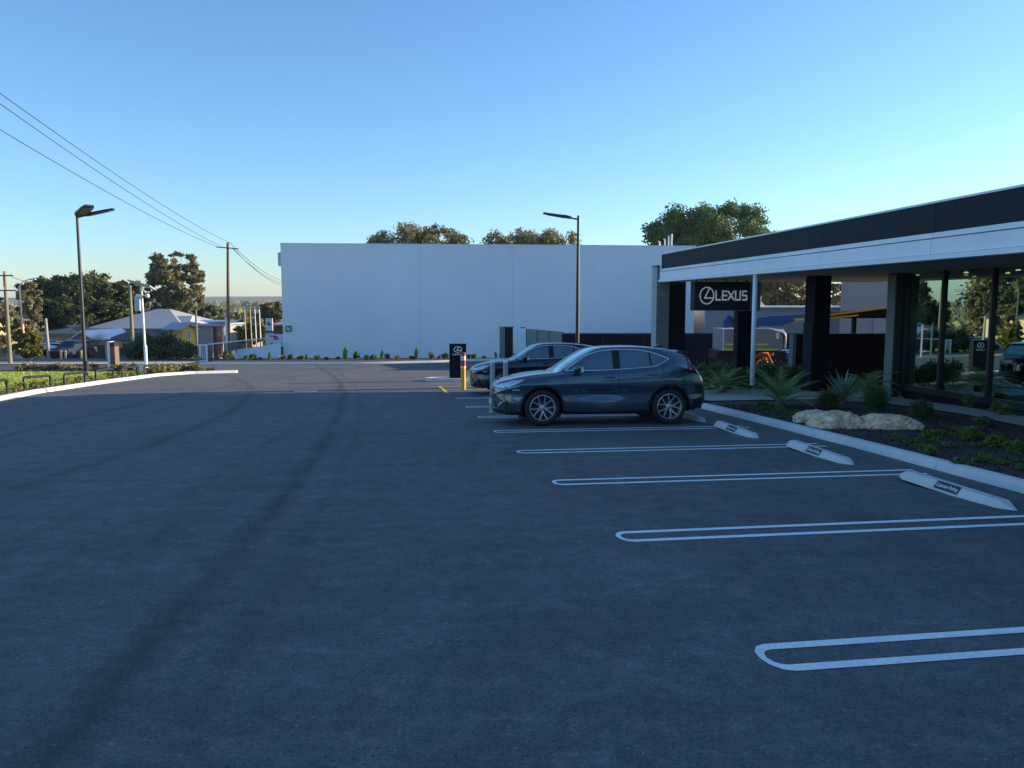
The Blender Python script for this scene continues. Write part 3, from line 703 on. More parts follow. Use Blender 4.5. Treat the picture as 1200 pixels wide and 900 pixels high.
def section(x):
    k = round(x, 5)
    if k in _secc: return _secc[k]
    pl = plan(x); W = .925; zr = f_zr(x); zC = f_zC(x); zD = f_zD(x); zE = f_zE(x); yD = f_yD(x)
    zC = min(zC, zD - .012)
    fl = .018 * math.exp(-(x / .42) ** 2) + .022 * math.exp(-((x - 2.69) / .46) ** 2)       # swelling over the wheels
    waist = -.034 * math.exp(-((x - 1.35) / .7) ** 2)
    b1 = zr + .42 * (.80 - zr); ys = [W - .16, W - .045, W - .018 + waist * .9 + fl, W - .030 - .055 * math.exp(-((x - 1.22) / .48) ** 2) + fl, W - .004 + fl, W - .03 + fl * .6, W - .075, yD, yD - .05, yD * .55, 0]
    zs = [zr, zr + .05, b1, .645, .84 if zC > .93 else zC - .12, zC - .045, zC, zD, zD + (zE - zD) * .42, zD + (zE - zD) * .86, zE]
    if zs[4] <= zs[3]: zs[3] = (zs[2] + zs[4]) / 2
    for i in range(1, 11):
        if zs[i] <= zs[i - 1]: zs[i] = zs[i - 1] + .002
    ys = [y * pl for y in ys]
    _secc[k] = (Pc(TT, ys), Pc(TT, zs)); return _secc[k]
def S(x, t):
    fy, fz = section(x); y = fy(t); z = fz(t)
    dx = f_xo(z) * math.exp(-((x - XN) / .28)) - f_xr(z) * math.exp(-((XT - x) / .22))
    return Vector((x + dx, y, z))
def Nrm(x, t):
    e = .004; a = S(min(x + e, XT), t) - S(max(x - e, XN), t); b = S(x, min(t + e, 1)) - S(x, max(t - e, 0))
    n = a.cross(b)
    if n.length < 1e-12: return Vector((0, 1, 0))
    n.normalize(); c = Vector((0, 1, .35 if t < .75 else 2.5))
    return n if n.dot(c) >= 0 or abs(n.x) > .7 else -n
def tz(x, z, hi=.76):
    _, fz = section(x); a, b = 0.0, hi
    for _ in range(22):
        m_ = (a + b) / 2
        if fz(m_) < z: a = m_
        else: b = m_
    return (a + b) / 2
def dens(poly, step=.05, closed=True):
    out = []; n = len(poly)
    for i in range(n if closed else n - 1):
        a = Vector(poly[i]); b = Vector(poly[(i + 1) % n]); k = max(1, int((b - a).length / step))
        out += [tuple(a.lerp(b, j / k)) for j in range(k)]
    if not closed: out.append(tuple(poly[-1]))
    return out
def smooth_poly(pts, closed=False, n=6):
    P_ = [Vector(p) for p in pts]; m_ = len(P_); out = []
    rng2 = range(m_ if closed else m_ - 1)
    for i in rng2:
        p0 = P_[(i - 1) % m_] if closed or i > 0 else P_[i]; p1 = P_[i]; p2 = P_[(i + 1) % m_]; p3 = P_[(i + 2) % m_] if closed or i + 2 < m_ else p2
        for j in range(n):
            t = j / n; out.append(tuple(.5 * ((2 * p1) + (p2 - p0) * t + (2 * p0 - 5 * p1 + 4 * p2 - p3) * t * t + (3 * p1 - p0 - 3 * p2 + p3) * t ** 3)))
    if not closed: out.append(tuple(P_[-1]))
    return out
def pip(x, y, poly):
    c = False; j = len(poly) - 1
    for i in range(len(poly)):
        xi, yi = poly[i]; xj, yj = poly[j]
        if (yi > y) != (yj > y) and x < (xj - xi) * (y - yi) / (yj - yi) + xi: c = not c
        j = i
    return c
WR, FX, RX_ = .372, 0.0, 2.69
# outlines in side view (x, z)
DLO_TOP = smooth_poly([(.50, 1.13), (.72, 1.29), (.98, 1.445), (1.25, 1.525), (1.55, 1.553), (1.95, 1.553), (2.3, 1.51), (2.72, 1.365)])
DLO_BOT = smooth_poly([(2.72, 1.365), (2.56, 1.275), (2.40, 1.215), (2.15, 1.185), (1.55, 1.145), (1.0, 1.13), (.50, 1.13)])
DLO = DLO_TOP[:-1] + DLO_BOT[:-1]
def clip_dlo(xa, xb):
    top = [p for p in DLO_TOP if xa < p[0] < xb]; bot = [p for p in DLO_BOT if xa < p[0] < xb]
    it = lambda x, L: float(np.interp(x, [p[0] for p in L], [p[1] for p in L]))
    Lb = DLO_BOT[::-1]
    poly = []
    if xa > .55: poly += [(xa, it(xa, Lb) + .012), (xa, it(xa, DLO_TOP) - .012)]
    poly += [(p[0], p[1] - .012) for p in top]
    if xb < 2.7: poly += [(xb, it(xb, DLO_TOP) - .012), (xb, it(xb, Lb) + .012)]
    poly += [(p[0], p[1] + .012) for p in bot]
    return poly
WIN1 = clip_dlo(.56, 1.50); WIN2 = clip_dlo(1.66, 2.30); WIN3 = clip_dlo(2.33, 2.66)
def circ(cx, r, z0=.0, n=40, cz=WR): return [(cx + r * math.cos(2 * math.pi * k / n), cz + r * math.sin(2 * math.pi * k / n)) for k in range(n)]
HEAD = [(-.93, .785), (-.83, .85), (-.62, .925), (-.36, .955), (-.50, .87), (-.66, .80), (-.80, .775)]
TAIL = [(2.95, 1.135), (3.2, 1.15), (3.45, 1.12), (3.62, 1.05), (3.60, .985), (3.38, 1.01), (3.16, 1.07)]
AR = .43
def side_to_xt(poly): return [(x, tz(max(min(x, XT), XN), z)) for x, z in poly]

class Car:
    def __init__(s):
        xs = list(XN + .9 * (np.linspace(0, 1, 34) ** 1.8)) + list(np.linspace(XN + .93, 2.9, 74)) + list(XT - .78 * (np.linspace(1, 0, 30) ** 1.5))
        xs = sorted(set(round(float(x), 4) for x in xs)); ts = list(np.linspace(0, .5, 21)) + list(np.linspace(.53, .75, 7)) + [.765, .78, .80, .83, .87, .91, .955, 1.0]
        arches = [dens([(x, z) for x, z in circ(c, AR)], .06) for c in (FX, RX_)]
        loops = [side_to_xt(dens(p, .05)) for p in (WIN1, WIN2, WIN3)] + [side_to_xt([q for q in a if q[1] > section(q[0])[1](0) + .004]) for a in arches]
        loops += [side_to_xt(dens(HEAD, .05)), side_to_xt(dens(TAIL, .05))]
        closed = [True, True, True, False, False, True, True]
        # windscreen, rear glass, glass roof in (x, t)
        s.wind = [(.40, 1.0), (.43, .90), (.52, .80), (.60, .765), (.8, .765), (1.05, .77), (1.20, .785), (1.19, .85), (1.16, 1.0)]
        s.rear = [(3.17, 1.0), (3.17, .84), (3.19, .79), (3.3, .785), (3.42, .80), (3.45, .86), (3.46, 1.0)]
        s.roofg = [(1.30, 1.0), (1.31, .84), (2.2, .84), (2.22, 1.0)]
        SC = 1.0
        pts = []; edges = []
        def addl(L, cl):
            n = len(pts); L = [Vector(p) for p in L]
            pts.extend(L); edges.extend([(n + i, n + i + 1) for i in range(len(L) - 1)])
            if cl: edges.append((n + len(L) - 1, n))
        for L, c in zip(loops, closed): addl(L, c)
        for L in (s.wind, s.rear): addl(dens(L, .05), True)
        arr = [np.array(l) for l in loops]
        allp = np.array([tuple(p) for p in pts])
        for x in xs:
            for t in ts:
                if np.min((allp[:, 0] - x) ** 2 + ((allp[:, 1] - t) * 1.6) ** 2) > .014 ** 2: pts.append(Vector((x, t)))
        v, e, f, _, _, _ = delaunay_2d_cdt(pts, edges, [], 0, 1e-6)
        s.v = v; s.P = [S(a.x, a.y) for a in v]; s.N = [Nrm(a.x, a.y) for a in v]
        s.reg = {}
        ax = side_to_xt(HEAD), side_to_xt(TAIL)
        wx = [side_to_xt(dens(p, .05)) for p in (WIN1, WIN2, WIN3)]
        hx = side_to_xt(dens(HEAD, .05)); tx = side_to_xt(dens(TAIL, .05))
        for tri in f:
            cx = sum(v[i].x for i in tri) / 3; ct = sum(v[i].y for i in tri) / 3; p = S(cx, ct)
            if ct < .5 and min((cx - FX) ** 2, (cx - RX_) ** 2) + (p.z - WR) ** 2 < (AR - .004) ** 2: continue
            r = 'body'
            if pip(cx, ct, wx[0]): r = 'w1'
            elif pip(cx, ct, wx[1]): r = 'w2'
            elif pip(cx, ct, wx[2]): r = 'w3'
            elif pip(cx, ct, s.wind): r = 'wind'
            elif pip(cx, ct, s.rear): r = 'rear'
            elif pip(cx, ct, s.roofg): r = 'roofg'
            elif pip(cx, ct, hx): r = 'head'
            elif pip(cx, ct, tx): r = 'tail'
            elif p.x > 3.35 and p.z > 1.0 and p.z < 1.055: r = 'tail'
            elif p.x < -.62 and s.grille(p.y, p.z): r = 'grille'
            elif p.x < -.45 and p.z < .30 and p.y < .84: r = 'lower'
            elif p.x < -.50 and .56 < p.y < .80 and .33 < p.z < .50 - (p.y - .56) * .2: r = 'lower'
            elif p.z < .335 and -.1 < p.x < 2.9: r = 'lower'
            elif p.x > 3.2 and p.z < .50: r = 'lower'
            elif ct < .5 and min((cx - FX) ** 2, (cx - RX_) ** 2) + (p.z - WR) ** 2 < (AR + .045) ** 2 and p.z < .86: r = 'lower'
            elif pip(p.x, p.z, DLO) and p.z > 1.12 and ct < .76 and 1.45 < p.x < 2.4: r = 'pillar'
            s.reg.setdefault(r, []).append(tuple(tri))
    def grille(s, y, z):
        if not .30 < z < .80: return False
        w = .26 + (.20 * (.60 - z) / .25 if z < .60 else .55 * (z - .60)) if True else 0
        return y < w
    def part(s, key, name, m_, parent, offn=0.0, sides=(1, -1)):
        vs = []; fs = []; ns = []; idx = {}
        for sg in sides:
            for tri in s.reg.get(key, []):
                ff = []
                for i in tri:
                    k = (i, sg if s.P[i].y > 1e-4 else 0)
                    if k not in idx:
                        n = s.N[i]; p = s.P[i] + n * offn; idx[k] = len(vs); vs.append((p.x, p.y * sg, p.z)); ns.append((n.x, n.y * sg, n.z))
                    ff.append(idx[k])
                a, b, c = (Vector(vs[q]) for q in ff); nn = (b - a).cross(c - a); mid = Vector(ns[ff[0]]) + Vector(ns[ff[1]]) + Vector(ns[ff[2]])
                if nn.length < 1e-10: continue
                if nn.dot(mid) < 0: ff = ff[::-1]
                fs.append(tuple(ff))
        me = bpy.data.meshes.new(name); me.from_pydata(vs, [], fs); me.materials.append(m_); me.polygons.foreach_set('use_smooth', [True] * len(me.polygons))
        me.update(); me.normals_split_custom_set_from_vertices([Vector(n).normalized() for n in ns])
        return link_mesh(name, me, parent)
    def ribbon(s, name, poly, w, m_, parent, h=.004, side=1, dom='xz'):
        """thin raised strip following the body surface along a side-view line"""
        pts = dens(poly, .04, closed=False); vs = []; fs = []
        for i, q in enumerate(pts):
            a = Vector(pts[max(i - 1, 0)]); b = Vector(pts[min(i + 1, len(pts) - 1)]); t = (b - a).normalized(); n2 = Vector((-t.y, t.x))
            for sgn in (-1, 1):
                u = Vector(q) + n2 * w / 2 * sgn; x = min(max(u.x, XN), XT)
                tt = tz(x, u.y, .9) if dom == 'xz' else u.y
                p = S(x, tt); nr = Nrm(x, tt); vs += [tuple(p + nr * h), tuple(p - nr * .004)]
        vs = [(x, y * side, z) for x, y, z in vs]
        for i in range(len(pts) - 1):
            a = i * 4; b = a + 4; fs += [(a, b, b + 2, a + 2), (a + 1, b + 1, b, a), (a + 2, b + 2, b + 3, a + 3)]
        return MB().add(vs, fs).build(name, m_, parent, smooth=True)

WHEEL = {}
def wheel_meshes():
    # axle along y, outer face at y = 0 towards -y
    t = MB(); prof = [(.262, .02), (.275, -.002), (.30, -.012), (.33, -.014), (.352, -.004), (.366, .02), (.372, .05), (.372, .19), (.366, .215), (.345, .238), (.28, .238), (.262, .22)]
    t.lathe(prof, 48, 'y'); WHEEL['tyre'] = t
    r = MB(); r.lathe([(.268, .03), (.268, .004), (.255, .0), (.246, .012), (.244, .19), (.268, .2)], 48, 'y')
    for k in range(10):                      # five pairs of spokes
        base = 2 * math.pi * (k // 2) / 5 + math.pi / 2; sgn = -1 if k % 2 else 1
        a0 = base + sgn * .10; a1 = base + sgn * .335
        def pt(rad, ang, y): return Vector((rad * math.cos(ang), y, rad * math.sin(ang)))
        vs = []
        for rad, ang, y, hw in ((.045, a0, .035, .017), (.14, (a0 * 1.1 + a1 * .9) / 2, .022, .0115), (.252, a1, .006, .012)):
            tn = Vector((-math.sin(ang), 0, math.cos(ang)))
            c = pt(rad, ang, y); vs += [c - tn * hw, c + tn * hw, c + tn * hw + Vector((0, .035, 0)), c - tn * hw + Vector((0, .035, 0))]
        fs = []
        for j in range(2):
            for q in range(4): fs.append((j * 4 + q, j * 4 + (q + 1) % 4, (j + 1) * 4 + (q + 1) % 4, (j + 1) * 4 + q))
        r.add(vs, fs)
    r.lathe([(.0, .012), (.03, .012), (.062, .03), (.065, .07)], 20, 'y')
    WHEEL['rim'] = r
    d = MB(); d.lathe([(0, .085), (.165, .085), (.165, .10), (.0, .10)], 32, 'y'); d.lathe([(.24, .19), (0, .19)], 24, 'y'); WHEEL['disc'] = d
wheel_meshes()
CARDATA = Car()
def bxs(*bs):
    m = MB()
    for a, b, e in bs: m.box(a, b, bev=e)
    return m
def make_car(label, paint, loc, yaw, group=None):
    C = CARDATA; root = empty('parked_car', label, 'car', (0, 0, 0), 0, group)
    p = M[paint]
    C.part('body', 'body', p, root)
    C.part('pillar', 'pillar_trim', M['gloss_black'], root, 0, (1,)); C.part('pillar', 'pillar_trim', M['gloss_black'], root, 0, (-1,))
    C.part('lower', 'lower_cladding', M['plastic'], root)
    C.part('grille', 'grille', M['gloss_black'], root)
    for sd_ in (1, -1):
        for k in ('w1', 'w2', 'w3'): C.part(k, 'side_window', M['car_glass'], root, -.006, (sd_,))
        C.part('head', 'headlight', M['lens'], root, -.002, (sd_,)); C.part('tail', 'tail_light', M['tail'], root, .002, (sd_,))
    C.part('wind', 'windscreen', M['car_glass'], root, -.003); C.part('rear', 'rear_window', M['car_glass'], root, -.003)
    C.part('roofg', 'glass_roof', M['gloss_black'], root, .001)
    for sd_ in (1, -1):
        C.ribbon('window_trim', DLO_TOP, .022, M['chrome'], root, .006, sd_); C.ribbon('window_trim', DLO_BOT, .020, M['chrome'], root, .006, sd_)
        for ln in ([(.50, 1.12), (.475, .9), (.47, .6), (.50, .37)], [(1.585, 1.14), (1.60, .8), (1.58, .37)],
                   smooth_poly([(2.60, 1.29), (2.545, 1.15), (2.50, 1.0), (2.38, .88), (2.24, .72), (2.19, .55), (2.17, .37)]), [(.50, .37), (2.17, .37)]):
            C.ribbon('door_gap', ln, .009, M['plastic'], root, .0015, sd_)
        C.ribbon('bonnet_gap', [(-.60, .955), (-.2, 1.022), (.1, 1.05), (.40, 1.07)], .008, M['plastic'], root, .0015, sd_)
        C.ribbon('fuel_flap_gap', [(2.74, 1.12), (2.90, 1.11), (2.90, .97), (2.75, .975), (2.74, 1.12)], .006, M['plastic'], root, .0012, sd_)
        C.ribbon('light_strip', [(-.90, .80), (-.80, .80), (-.66, .825), (-.52, .88)], .016, M['white'], root, .004, sd_)
        C.ribbon('fender_light', [(-.60, .725), (-.52, .735), (-.46, .73)], .02, M['chrome'], root, .006, sd_)
        # handles
        for (xa, xb, z) in ((1.29, 1.51, .985), (2.20, 2.42, 1.035)):
            pa, pb = S(xa, tz(xa, z)), S(xb, tz(xb, z + .008)); m = MB()
            m.tube([(pa.x, (pa.y + .004) * sd_, pa.z), (pa.x + .03, (pa.y + .032) * sd_, pa.z + .003), (pb.x - .03, (pb.y + .032) * sd_, pb.z + .002), (pb.x, (pb.y + .004) * sd_, pb.z)], [.012, .016, .016, .012], 8)
            m.build('door_handle', p, root, smooth=True)
        # mirror
        m = MB(); q = S(.72, tz(.72, 1.13)); bm = bmesh.new(); bmesh.ops.create_uvsphere(bm, u_segments=16, v_segments=10, radius=1)
        for v_ in bm.verts:
            c = v_.co; v_.co = Vector((.70 + c.x * (.085 if c.x < 0 else .05), (.98 + c.y * .115) * sd_, 1.155 + c.z * .068 + .012 * c.y))
        bm.verts.ensure_lookup_table(); m.add([v_.co[:] for v_ in bm.verts], [[v_.index for v_ in f_.verts] for f_ in bm.faces]); bm.free()
        mo = m.build('side_mirror', p, root, smooth=True)
        MB().box((.75, .875 * sd_ - .0, 1.105), (.80, 1.07 * sd_, 1.20), bev=.01).build('mirror_glass', M['chrome'], mo)
        MB().tube([(.70, .84 * sd_, 1.09), (.70, .92 * sd_, 1.11)], .022, 8).build('mirror_arm', M['plastic'], mo)
    # wheels
    for ax in (FX, RX_):
        for sd_ in (1, -1):
            md = WHEEL['disc'].build('wheel', M['disc'], root, angle=35)
            tt = WHEEL['tyre'].build('tyre', M['rubber'], md, angle=50); rr = WHEEL['rim'].build('rim', M['rim'], md, angle=30)
            md.location = (ax, -.912 * (1 if sd_ == 1 else -1), WR - .002); md.rotation_euler = (0, (.2 if ax else .55), 0 if sd_ == 1 else math.pi)
        # inner arch lining
        for sd_ in (1, -1):
            m = MB(); vs = []; n = 16
            for k in range(n + 1):
                t = -.25 + (math.pi + .5) * k / n; vs += [(ax + AR * math.cos(t), .905 * sd_, WR + AR * math.sin(t)), (ax + AR * math.cos(t), .55 * sd_, WR + AR * math.sin(t))]
            m.add(vs, [(2 * k, 2 * k + 2, 2 * k + 3, 2 * k + 1) for k in range(n)])
            m.add([(ax - .45, .56 * sd_, .15), (ax + .45, .56 * sd_, .15), (ax + .45, .56 * sd_, .82), (ax - .45, .56 * sd_, .82)], [(0, 1, 2, 3)])
            m.build('wheel_arch_liner', M['plastic'], root)
    m = bxs(((-.75, -.70, .22), (-.44, .70, .5), 0), ((.46, -.80, .215), (2.24, .80, .42), 0), ((3.14, -.62, .30), (3.5, .62, .55), 0), ((-.8, -.5, .25), (3.4, .5, .30), 0)); m.build('underbody', M['plastic'], root)
    # cabin
    m = MB(); m.box((.35, -.78, .80), (.95, .78, 1.03), bev=.06); m.build('dashboard', M['plastic'], root)
    m = MB(); m.box((.4, -.8, .42), (3.2, .8, .50)); m.box((2.75, -.72, .5), (3.3, .72, 1.05)); m.build('cabin_floor', M['plastic'], root)
    for (sx, sy) in ((1.42, .38), (1.42, -.38), (2.32, .42), (2.32, -.42)):
        m = MB(); m.extr([(sx - .5, .62), (sx, .58), (sx + .02, .74), (sx - .48, .80)], 'y', sy - .24, sy + .24); m.extr([(sx - .06, .66), (sx + .08, .64), (sx + .27, 1.17), (sx + .17, 1.2)], 'y', sy - .24, sy + .24)
        so_ = m.build('seat', M['seat'], root); MB().box((sx + .16, sy - .13, 1.21), (sx + .27, sy + .13, 1.38), bev=.03).build('headrest', M['seat'], so_)
    MB().tube([(.98 + .02, .38 + .18 * math.cos(t), 1.0 + .18 * math.sin(t)) for t in np.linspace(0, 2 * math.pi, 21)], .015, 6).build('steering_wheel', M['plastic'], root)
    # nose: mesh bars, emblem, plate; rear: spoiler, plate
    g = MB()
    def nose(y, z, o_=.012):
        y = abs(y); best = None
        for k in range(60):
            x = XN + .35 * k / 60; t = tz(x, z, .99); q = S(x, t)
            if q.y >= y: best = q; break
        if best is None: best = S(XN + .35, tz(XN + .35, z))
        return Vector((best.x - o_, y, best.z))
    for z in np.arange(.34, .79, .042):
        w = (.26 + (.20 * (.60 - z) / .25 if z < .60 else .55 * (z - .60))) - .02
        g.tube([(nose(y, z).x, y, z) for y in np.linspace(-w, w, 9)], .007, 5)
    g.build('grille_bars', M['chrome' if paint == 'paint_navy' else 'grey_metal'], root, smooth=True)
    e = MB(); emblem(e, .15, .012); eo = e.build('emblem', M['chrome'], root); nx = nose(0, .70, .0).x; eo.matrix_local = Matrix.Translation((nx - .012, 0, .70)) @ Matrix.Rotation(-math.pi / 2, 4, 'Z')
    for sd_ in (1, -1):
        m = MB(); pts = [nose(.62, .50, .004), nose(.52, .42, .004), nose(.46, .33, .006), nose(.40, .28, .008)]
        m.tube([(q.x, q.y * sd_, q.z) for q in pts], [.006, .013, .013, .008], 6); m.build('bumper_trim', M['chrome'], root, smooth=True)
    MB().box((nx - .03, -.19, .40), (nx - .014, .19, .51)).build('number_plate', M['plate'], root)
    m = MB(); m.extr([(2.98, 1.545), (3.20, 1.50), (3.22, 1.485), (3.15, 1.47), (2.98, 1.50)], 'y', -.56, .56); m.build('rear_spoiler', p, root)
    for sd_ in (1, -1):
        MB().extr([(3.10, 1.49), (3.19, 1.47), (3.38, 1.20), (3.34, 1.19)], 'y', .60 * sd_, .625 * sd_).build('rear_fin', M['gloss_black'], root)
    MB().box((3.655, -.19, .80), (3.675, .19, .91)).build('number_plate', M['plate'], root)
    m = MB(); m.extr([(2.55, 1.60), (2.75, 1.655), (2.82, 1.655), (2.80, 1.585)], 'y', -.02, .02); m.build('antenna_fin', p, root)
    # stand it on the slope
    up = Vector((0, SLOPE, 1)).normalized(); hx = Vector((math.cos(yaw), math.sin(yaw), 0)); hx = (hx - up * hx.dot(up)).normalized(); hy = up.cross(hx)
    mt = Matrix((hx, hy, up)).transposed().to_4x4(); mt.translation = Vector((loc[0], loc[1], G(loc[1]) + .002)); root.matrix_world = mt
    return root
make_car('blue-grey SUV parked nearest the camera, first of the two cars in the bays', 'paint_blue', (.50, 16.95), R(8.0))
make_car('dark navy SUV parked behind the blue-grey one, its nose showing to the left', 'paint_navy', (-.42, 25.7), R(8.0))
# ================================================================ PROPS
# ---- lamp posts
def lamp_head(root, yaw, tilt, arm=.55, size=(.62, .30)):
    """flat LED head on a short arm, turned by yaw about the pole"""
    def tr(mb, name, mt):
        o = mb.build(name, mt, root, angle=40); o.matrix_local = Matrix.Translation((0, 0, root['top'])) @ Matrix.Rotation(yaw, 4, 'Z') @ Matrix.Rotation(-tilt, 4, 'Y'); return o
    a = MB(); a.tube([(0, 0, 0), (arm * .5, 0, .0), (arm * .7, 0, .01)], [.035, .03, .03], 8); tr(a, 'arm', M['black_metal'])
    L_, w = size; h = MB(); prof = [(arm * .6, .045), (arm * .8, w * .42), (arm + .05, w / 2), (arm + L_ * .8, w / 2), (arm + L_, w * .36)]
    n = len(prof); top = []; bot = []
    for x, y in prof: top += [(x, -y, .035 + .03 * (x < arm + .2)), (x, y, .035 + .03 * (x < arm + .2))]; bot += [(x, -y, -.03), (x, y, -.03)]
    vs = top + bot; fs = []
    for i in range(n - 1):
        a0 = 2 * i; fs += [(a0, a0 + 1, a0 + 3, a0 + 2), (2 * n + a0, 2 * n + a0 + 2, 2 * n + a0 + 3, 2 * n + a0 + 1), (a0, a0 + 2, 2 * n + a0 + 2, 2 * n + a0), (a0 + 1, 2 * n + a0 + 1, 2 * n + a0 + 3, a0 + 3)]
    fs += [(0, 2 * n, 2 * n + 1, 1), (2 * n - 2, 2 * n - 1, 4 * n - 1, 4 * n - 2)]
    h.add(vs, fs); hd = tr(h, 'lamp_head', M['black_metal'])
    l = MB(); l.box((arm + .12, -w * .38, -.045), (arm + L_ * .84, w * .38, -.031)); o = l.build('lamp_lens', M['stone_panel'], hd)
    for k in range(4):
        MB().box((arm + .0 + k * .05, -w * .3, .066), (arm + .02 + k * .05, w * .3, .085)).build('cooling_fin', M['black_metal'], hd)
def lamp_post(label, x, y, hgt, heads):
    root = empty('lamp_post', label, 'lamp post', (x, y, G(y)), 0, 'black lamp posts of the car park'); root['top'] = hgt - .12
    MB().tube([(0, 0, 0), (0, 0, hgt)], [.085, .05], 12).build('pole', M['black_metal'], root, angle=40)
    MB().box((-.17, -.17, .0), (.17, .17, .03), bev=.005).build('base_plate', M['black_metal'], root)
    MB().box((.055, -.05, .45), (.09, .05, .85), bev=.006).build('access_door', M['black_metal'], root)
    MB().lathe([(.052, hgt), (.055, hgt + .02), (0, hgt + .04)], 12).build('pole_cap', M['black_metal'], root)
    for h_ in heads: lamp_head(root, *h_)
    del root['top']; return root
lamp_post('black lamp post with two heads beside the lawn on the left', -17.5, 32.45, 6.75, [(R(-42), R(15), .35, (1.05, .44)), (R(8), R(14), .5, (.95, .36))])
lamp_post('black lamp post with a single head standing behind the parked cars', 2.6, 31.6, 6.55, [(R(178), R(10), .45, (.95, .30))])

# ---- hoop rails along the lawn kerb
HG = 'black hoop rails along the lawn kerb'
def hoop(a, b, h, label):
    a = Vector(a); b = Vector(b); d = (b - a); L = d.length; ang = math.atan2(d.y, d.x); r = .045
    root = empty('hoop_rail', label, 'barrier', (a.x, a.y, G(a.y) + .08), ang, HG)
    dz = G(b.y) - G(a.y); c = .13
    MB().tube([(0, 0, -.1), (0, 0, h - c)], r, 10).build('leg', M['black_metal'], root, angle=50)
    MB().tube([(L, 0, dz - .1), (L, 0, h + dz - c)], r, 10).build('leg', M['black_metal'], root, angle=50)
    rail = [(0, 0, h - c)] + [(c - c * math.cos(t), 0, h - c + c * math.sin(t)) for t in (R(25), R(50), R(75), R(90))]
    rail += [(L - c + c * math.sin(t), 0, h + dz - c + c * math.cos(t)) for t in (0, R(15), R(40), R(65))] + [(L, 0, h + dz - c)]
    MB().tube(rail, r, 10).build('rail', M['black_metal'], root, angle=50)
    for x, z in ((0, 0), (L, dz)): MB().lathe([(.09, z), (.09, z + .015), (0, z + .015)], 12, c=(x, 0, 0)).build('base_plate', M['black_metal'], root)
HP = [((-40, 471), (9, 463)), ((28.7, 460.5), (59.7, 456.5)), ((76, 455), (100, 451.5)), ((113, 449.5), (133, 446)), ((143.7, 445), (161, 442.5)), ((169.7, 441.5), (183, 438.5))]
HL = ['black hoop rail cut by the left edge of the photo, nearest of all', 'second black hoop rail from the left beside the lawn', 'third black hoop rail from the left, just before the tall lamp post', 'black hoop rail right behind the tall lamp post', 'black hoop rail between the lamp post and the camera mast', 'farthest black hoop rail, beyond the camera mast near the kerb corner']
for (a, b), lb_ in zip(HP, HL):
    pa, pb = P(*a), P(*b); hoop((pa.x, pa.y), (pb.x, pb.y), .42, lb_)

# ---- small black pylon sign on its kerbed island
isl = [(-2.95 + 1.25 * math.cos(t) * .95 + .35, 33.0 + .75 * math.sin(t)) for t in np.linspace(0, 2 * math.pi, 28, endpoint=False)]
isl = [(x + .15, y) for x, y in isl]
MBi = MB(); n = len(isl); rin = [(-2.6 + (x + 2.6) * .8, 33 + (y - 33) * .7) for x, y in isl]
vs = [(x, y, G(y) - .03) for x, y in isl] + [(x, y, G(y) + .13) for x, y in isl] + [(x, y, G(y) + .13) for x, y in rin] + [(x, y, G(y) + .10) for x, y in rin]
fs = []
for k in range(3): fs += [(k * n + i, k * n + (i + 1) % n, (k + 1) * n + (i + 1) % n, (k + 1) * n + i) for i in range(n)]
tag(MBi.add(vs, fs).build('island_kerb', M['concrete'], angle=40), kind='structure')
tag(MB().add([(x, y, G(y) + .11) for x, y in rin], [tuple(range(n))]).build('island_paving', M['mulch']), kind='structure')
PY = empty('pylon_sign', 'small black pylon sign with silver emblem standing on a round kerbed island', 'sign', (-2.25, 32.9, G(33)), R(6))
MB().box((-.35, -.13, .1), (.35, .13, 1.55), bev=.006).build('sign_box', M['dark_panel'], PY)
e = MB(); emblem(e, .34, .02); o = e.build('emblem', M['letter'], PY); o.location = (0, -.131, 1.32)
w_ = MB(); ww = word(w_, .06, .012); o = w_.build('lettering', M['letter'], PY); o.scale = (.42 / ww, 1, 1); o.location = (-.21, -.131, 1.09)
MB().box((-.38, -.16, .06), (.38, .16, .11)).build('base_plinth', M['black_metal'], PY)

# ---- bollards
pb_ = P(543, 456.5); o = empty('bollard', 'yellow bollard with red and white bands beside the small black pylon sign', 'bollard', (pb_.x, pb_.y, pb_.z))
MB().tube([(0, 0, -.05), (0, 0, .74)], .085, 16).build('post', M['yellow'], o, angle=40)
MB().tube([(0, 0, .742), (0, 0, 1.25)], .088, 16).build('white_sleeve', M['white'], o, angle=40)
for z in (.82, 1.17): MB().tube([(0, 0, z), (0, 0, z + (.20 if z < 1 else .09))], .0905, 16).build('red_band', M['red'], o, angle=40)
MB().lathe([(.09, 1.25), (.08, 1.28), (0, 1.295)], 16).build('cap', M['red'], o)
for (x, y, h, lb_) in ((-.47, 19.0, 1.22, 'pale grey bollard left of its twin, in front of the navy car'), (-.16, 19.6, 1.20, 'pale grey bollard right of its twin, in front of the navy car')):
    o = empty('bollard', lb_, 'bollard', (x, y, G(y)), 0, 'pair of pale grey bollards between the two cars')
    MB().tube([(0, 0, -.05), (0, 0, h)], .06, 16).build('post', M['paving'], o, angle=40)
    MB().lathe([(.062, h - .01), (.06, h + .02), (.03, h + .04), (0, h + .045)], 16).build('cap', M['white_metal'], o)
    MB().lathe([(.10, .0), (.10, .015), (0, .015)], 16).build('base_plate', M['grey_metal'], o)

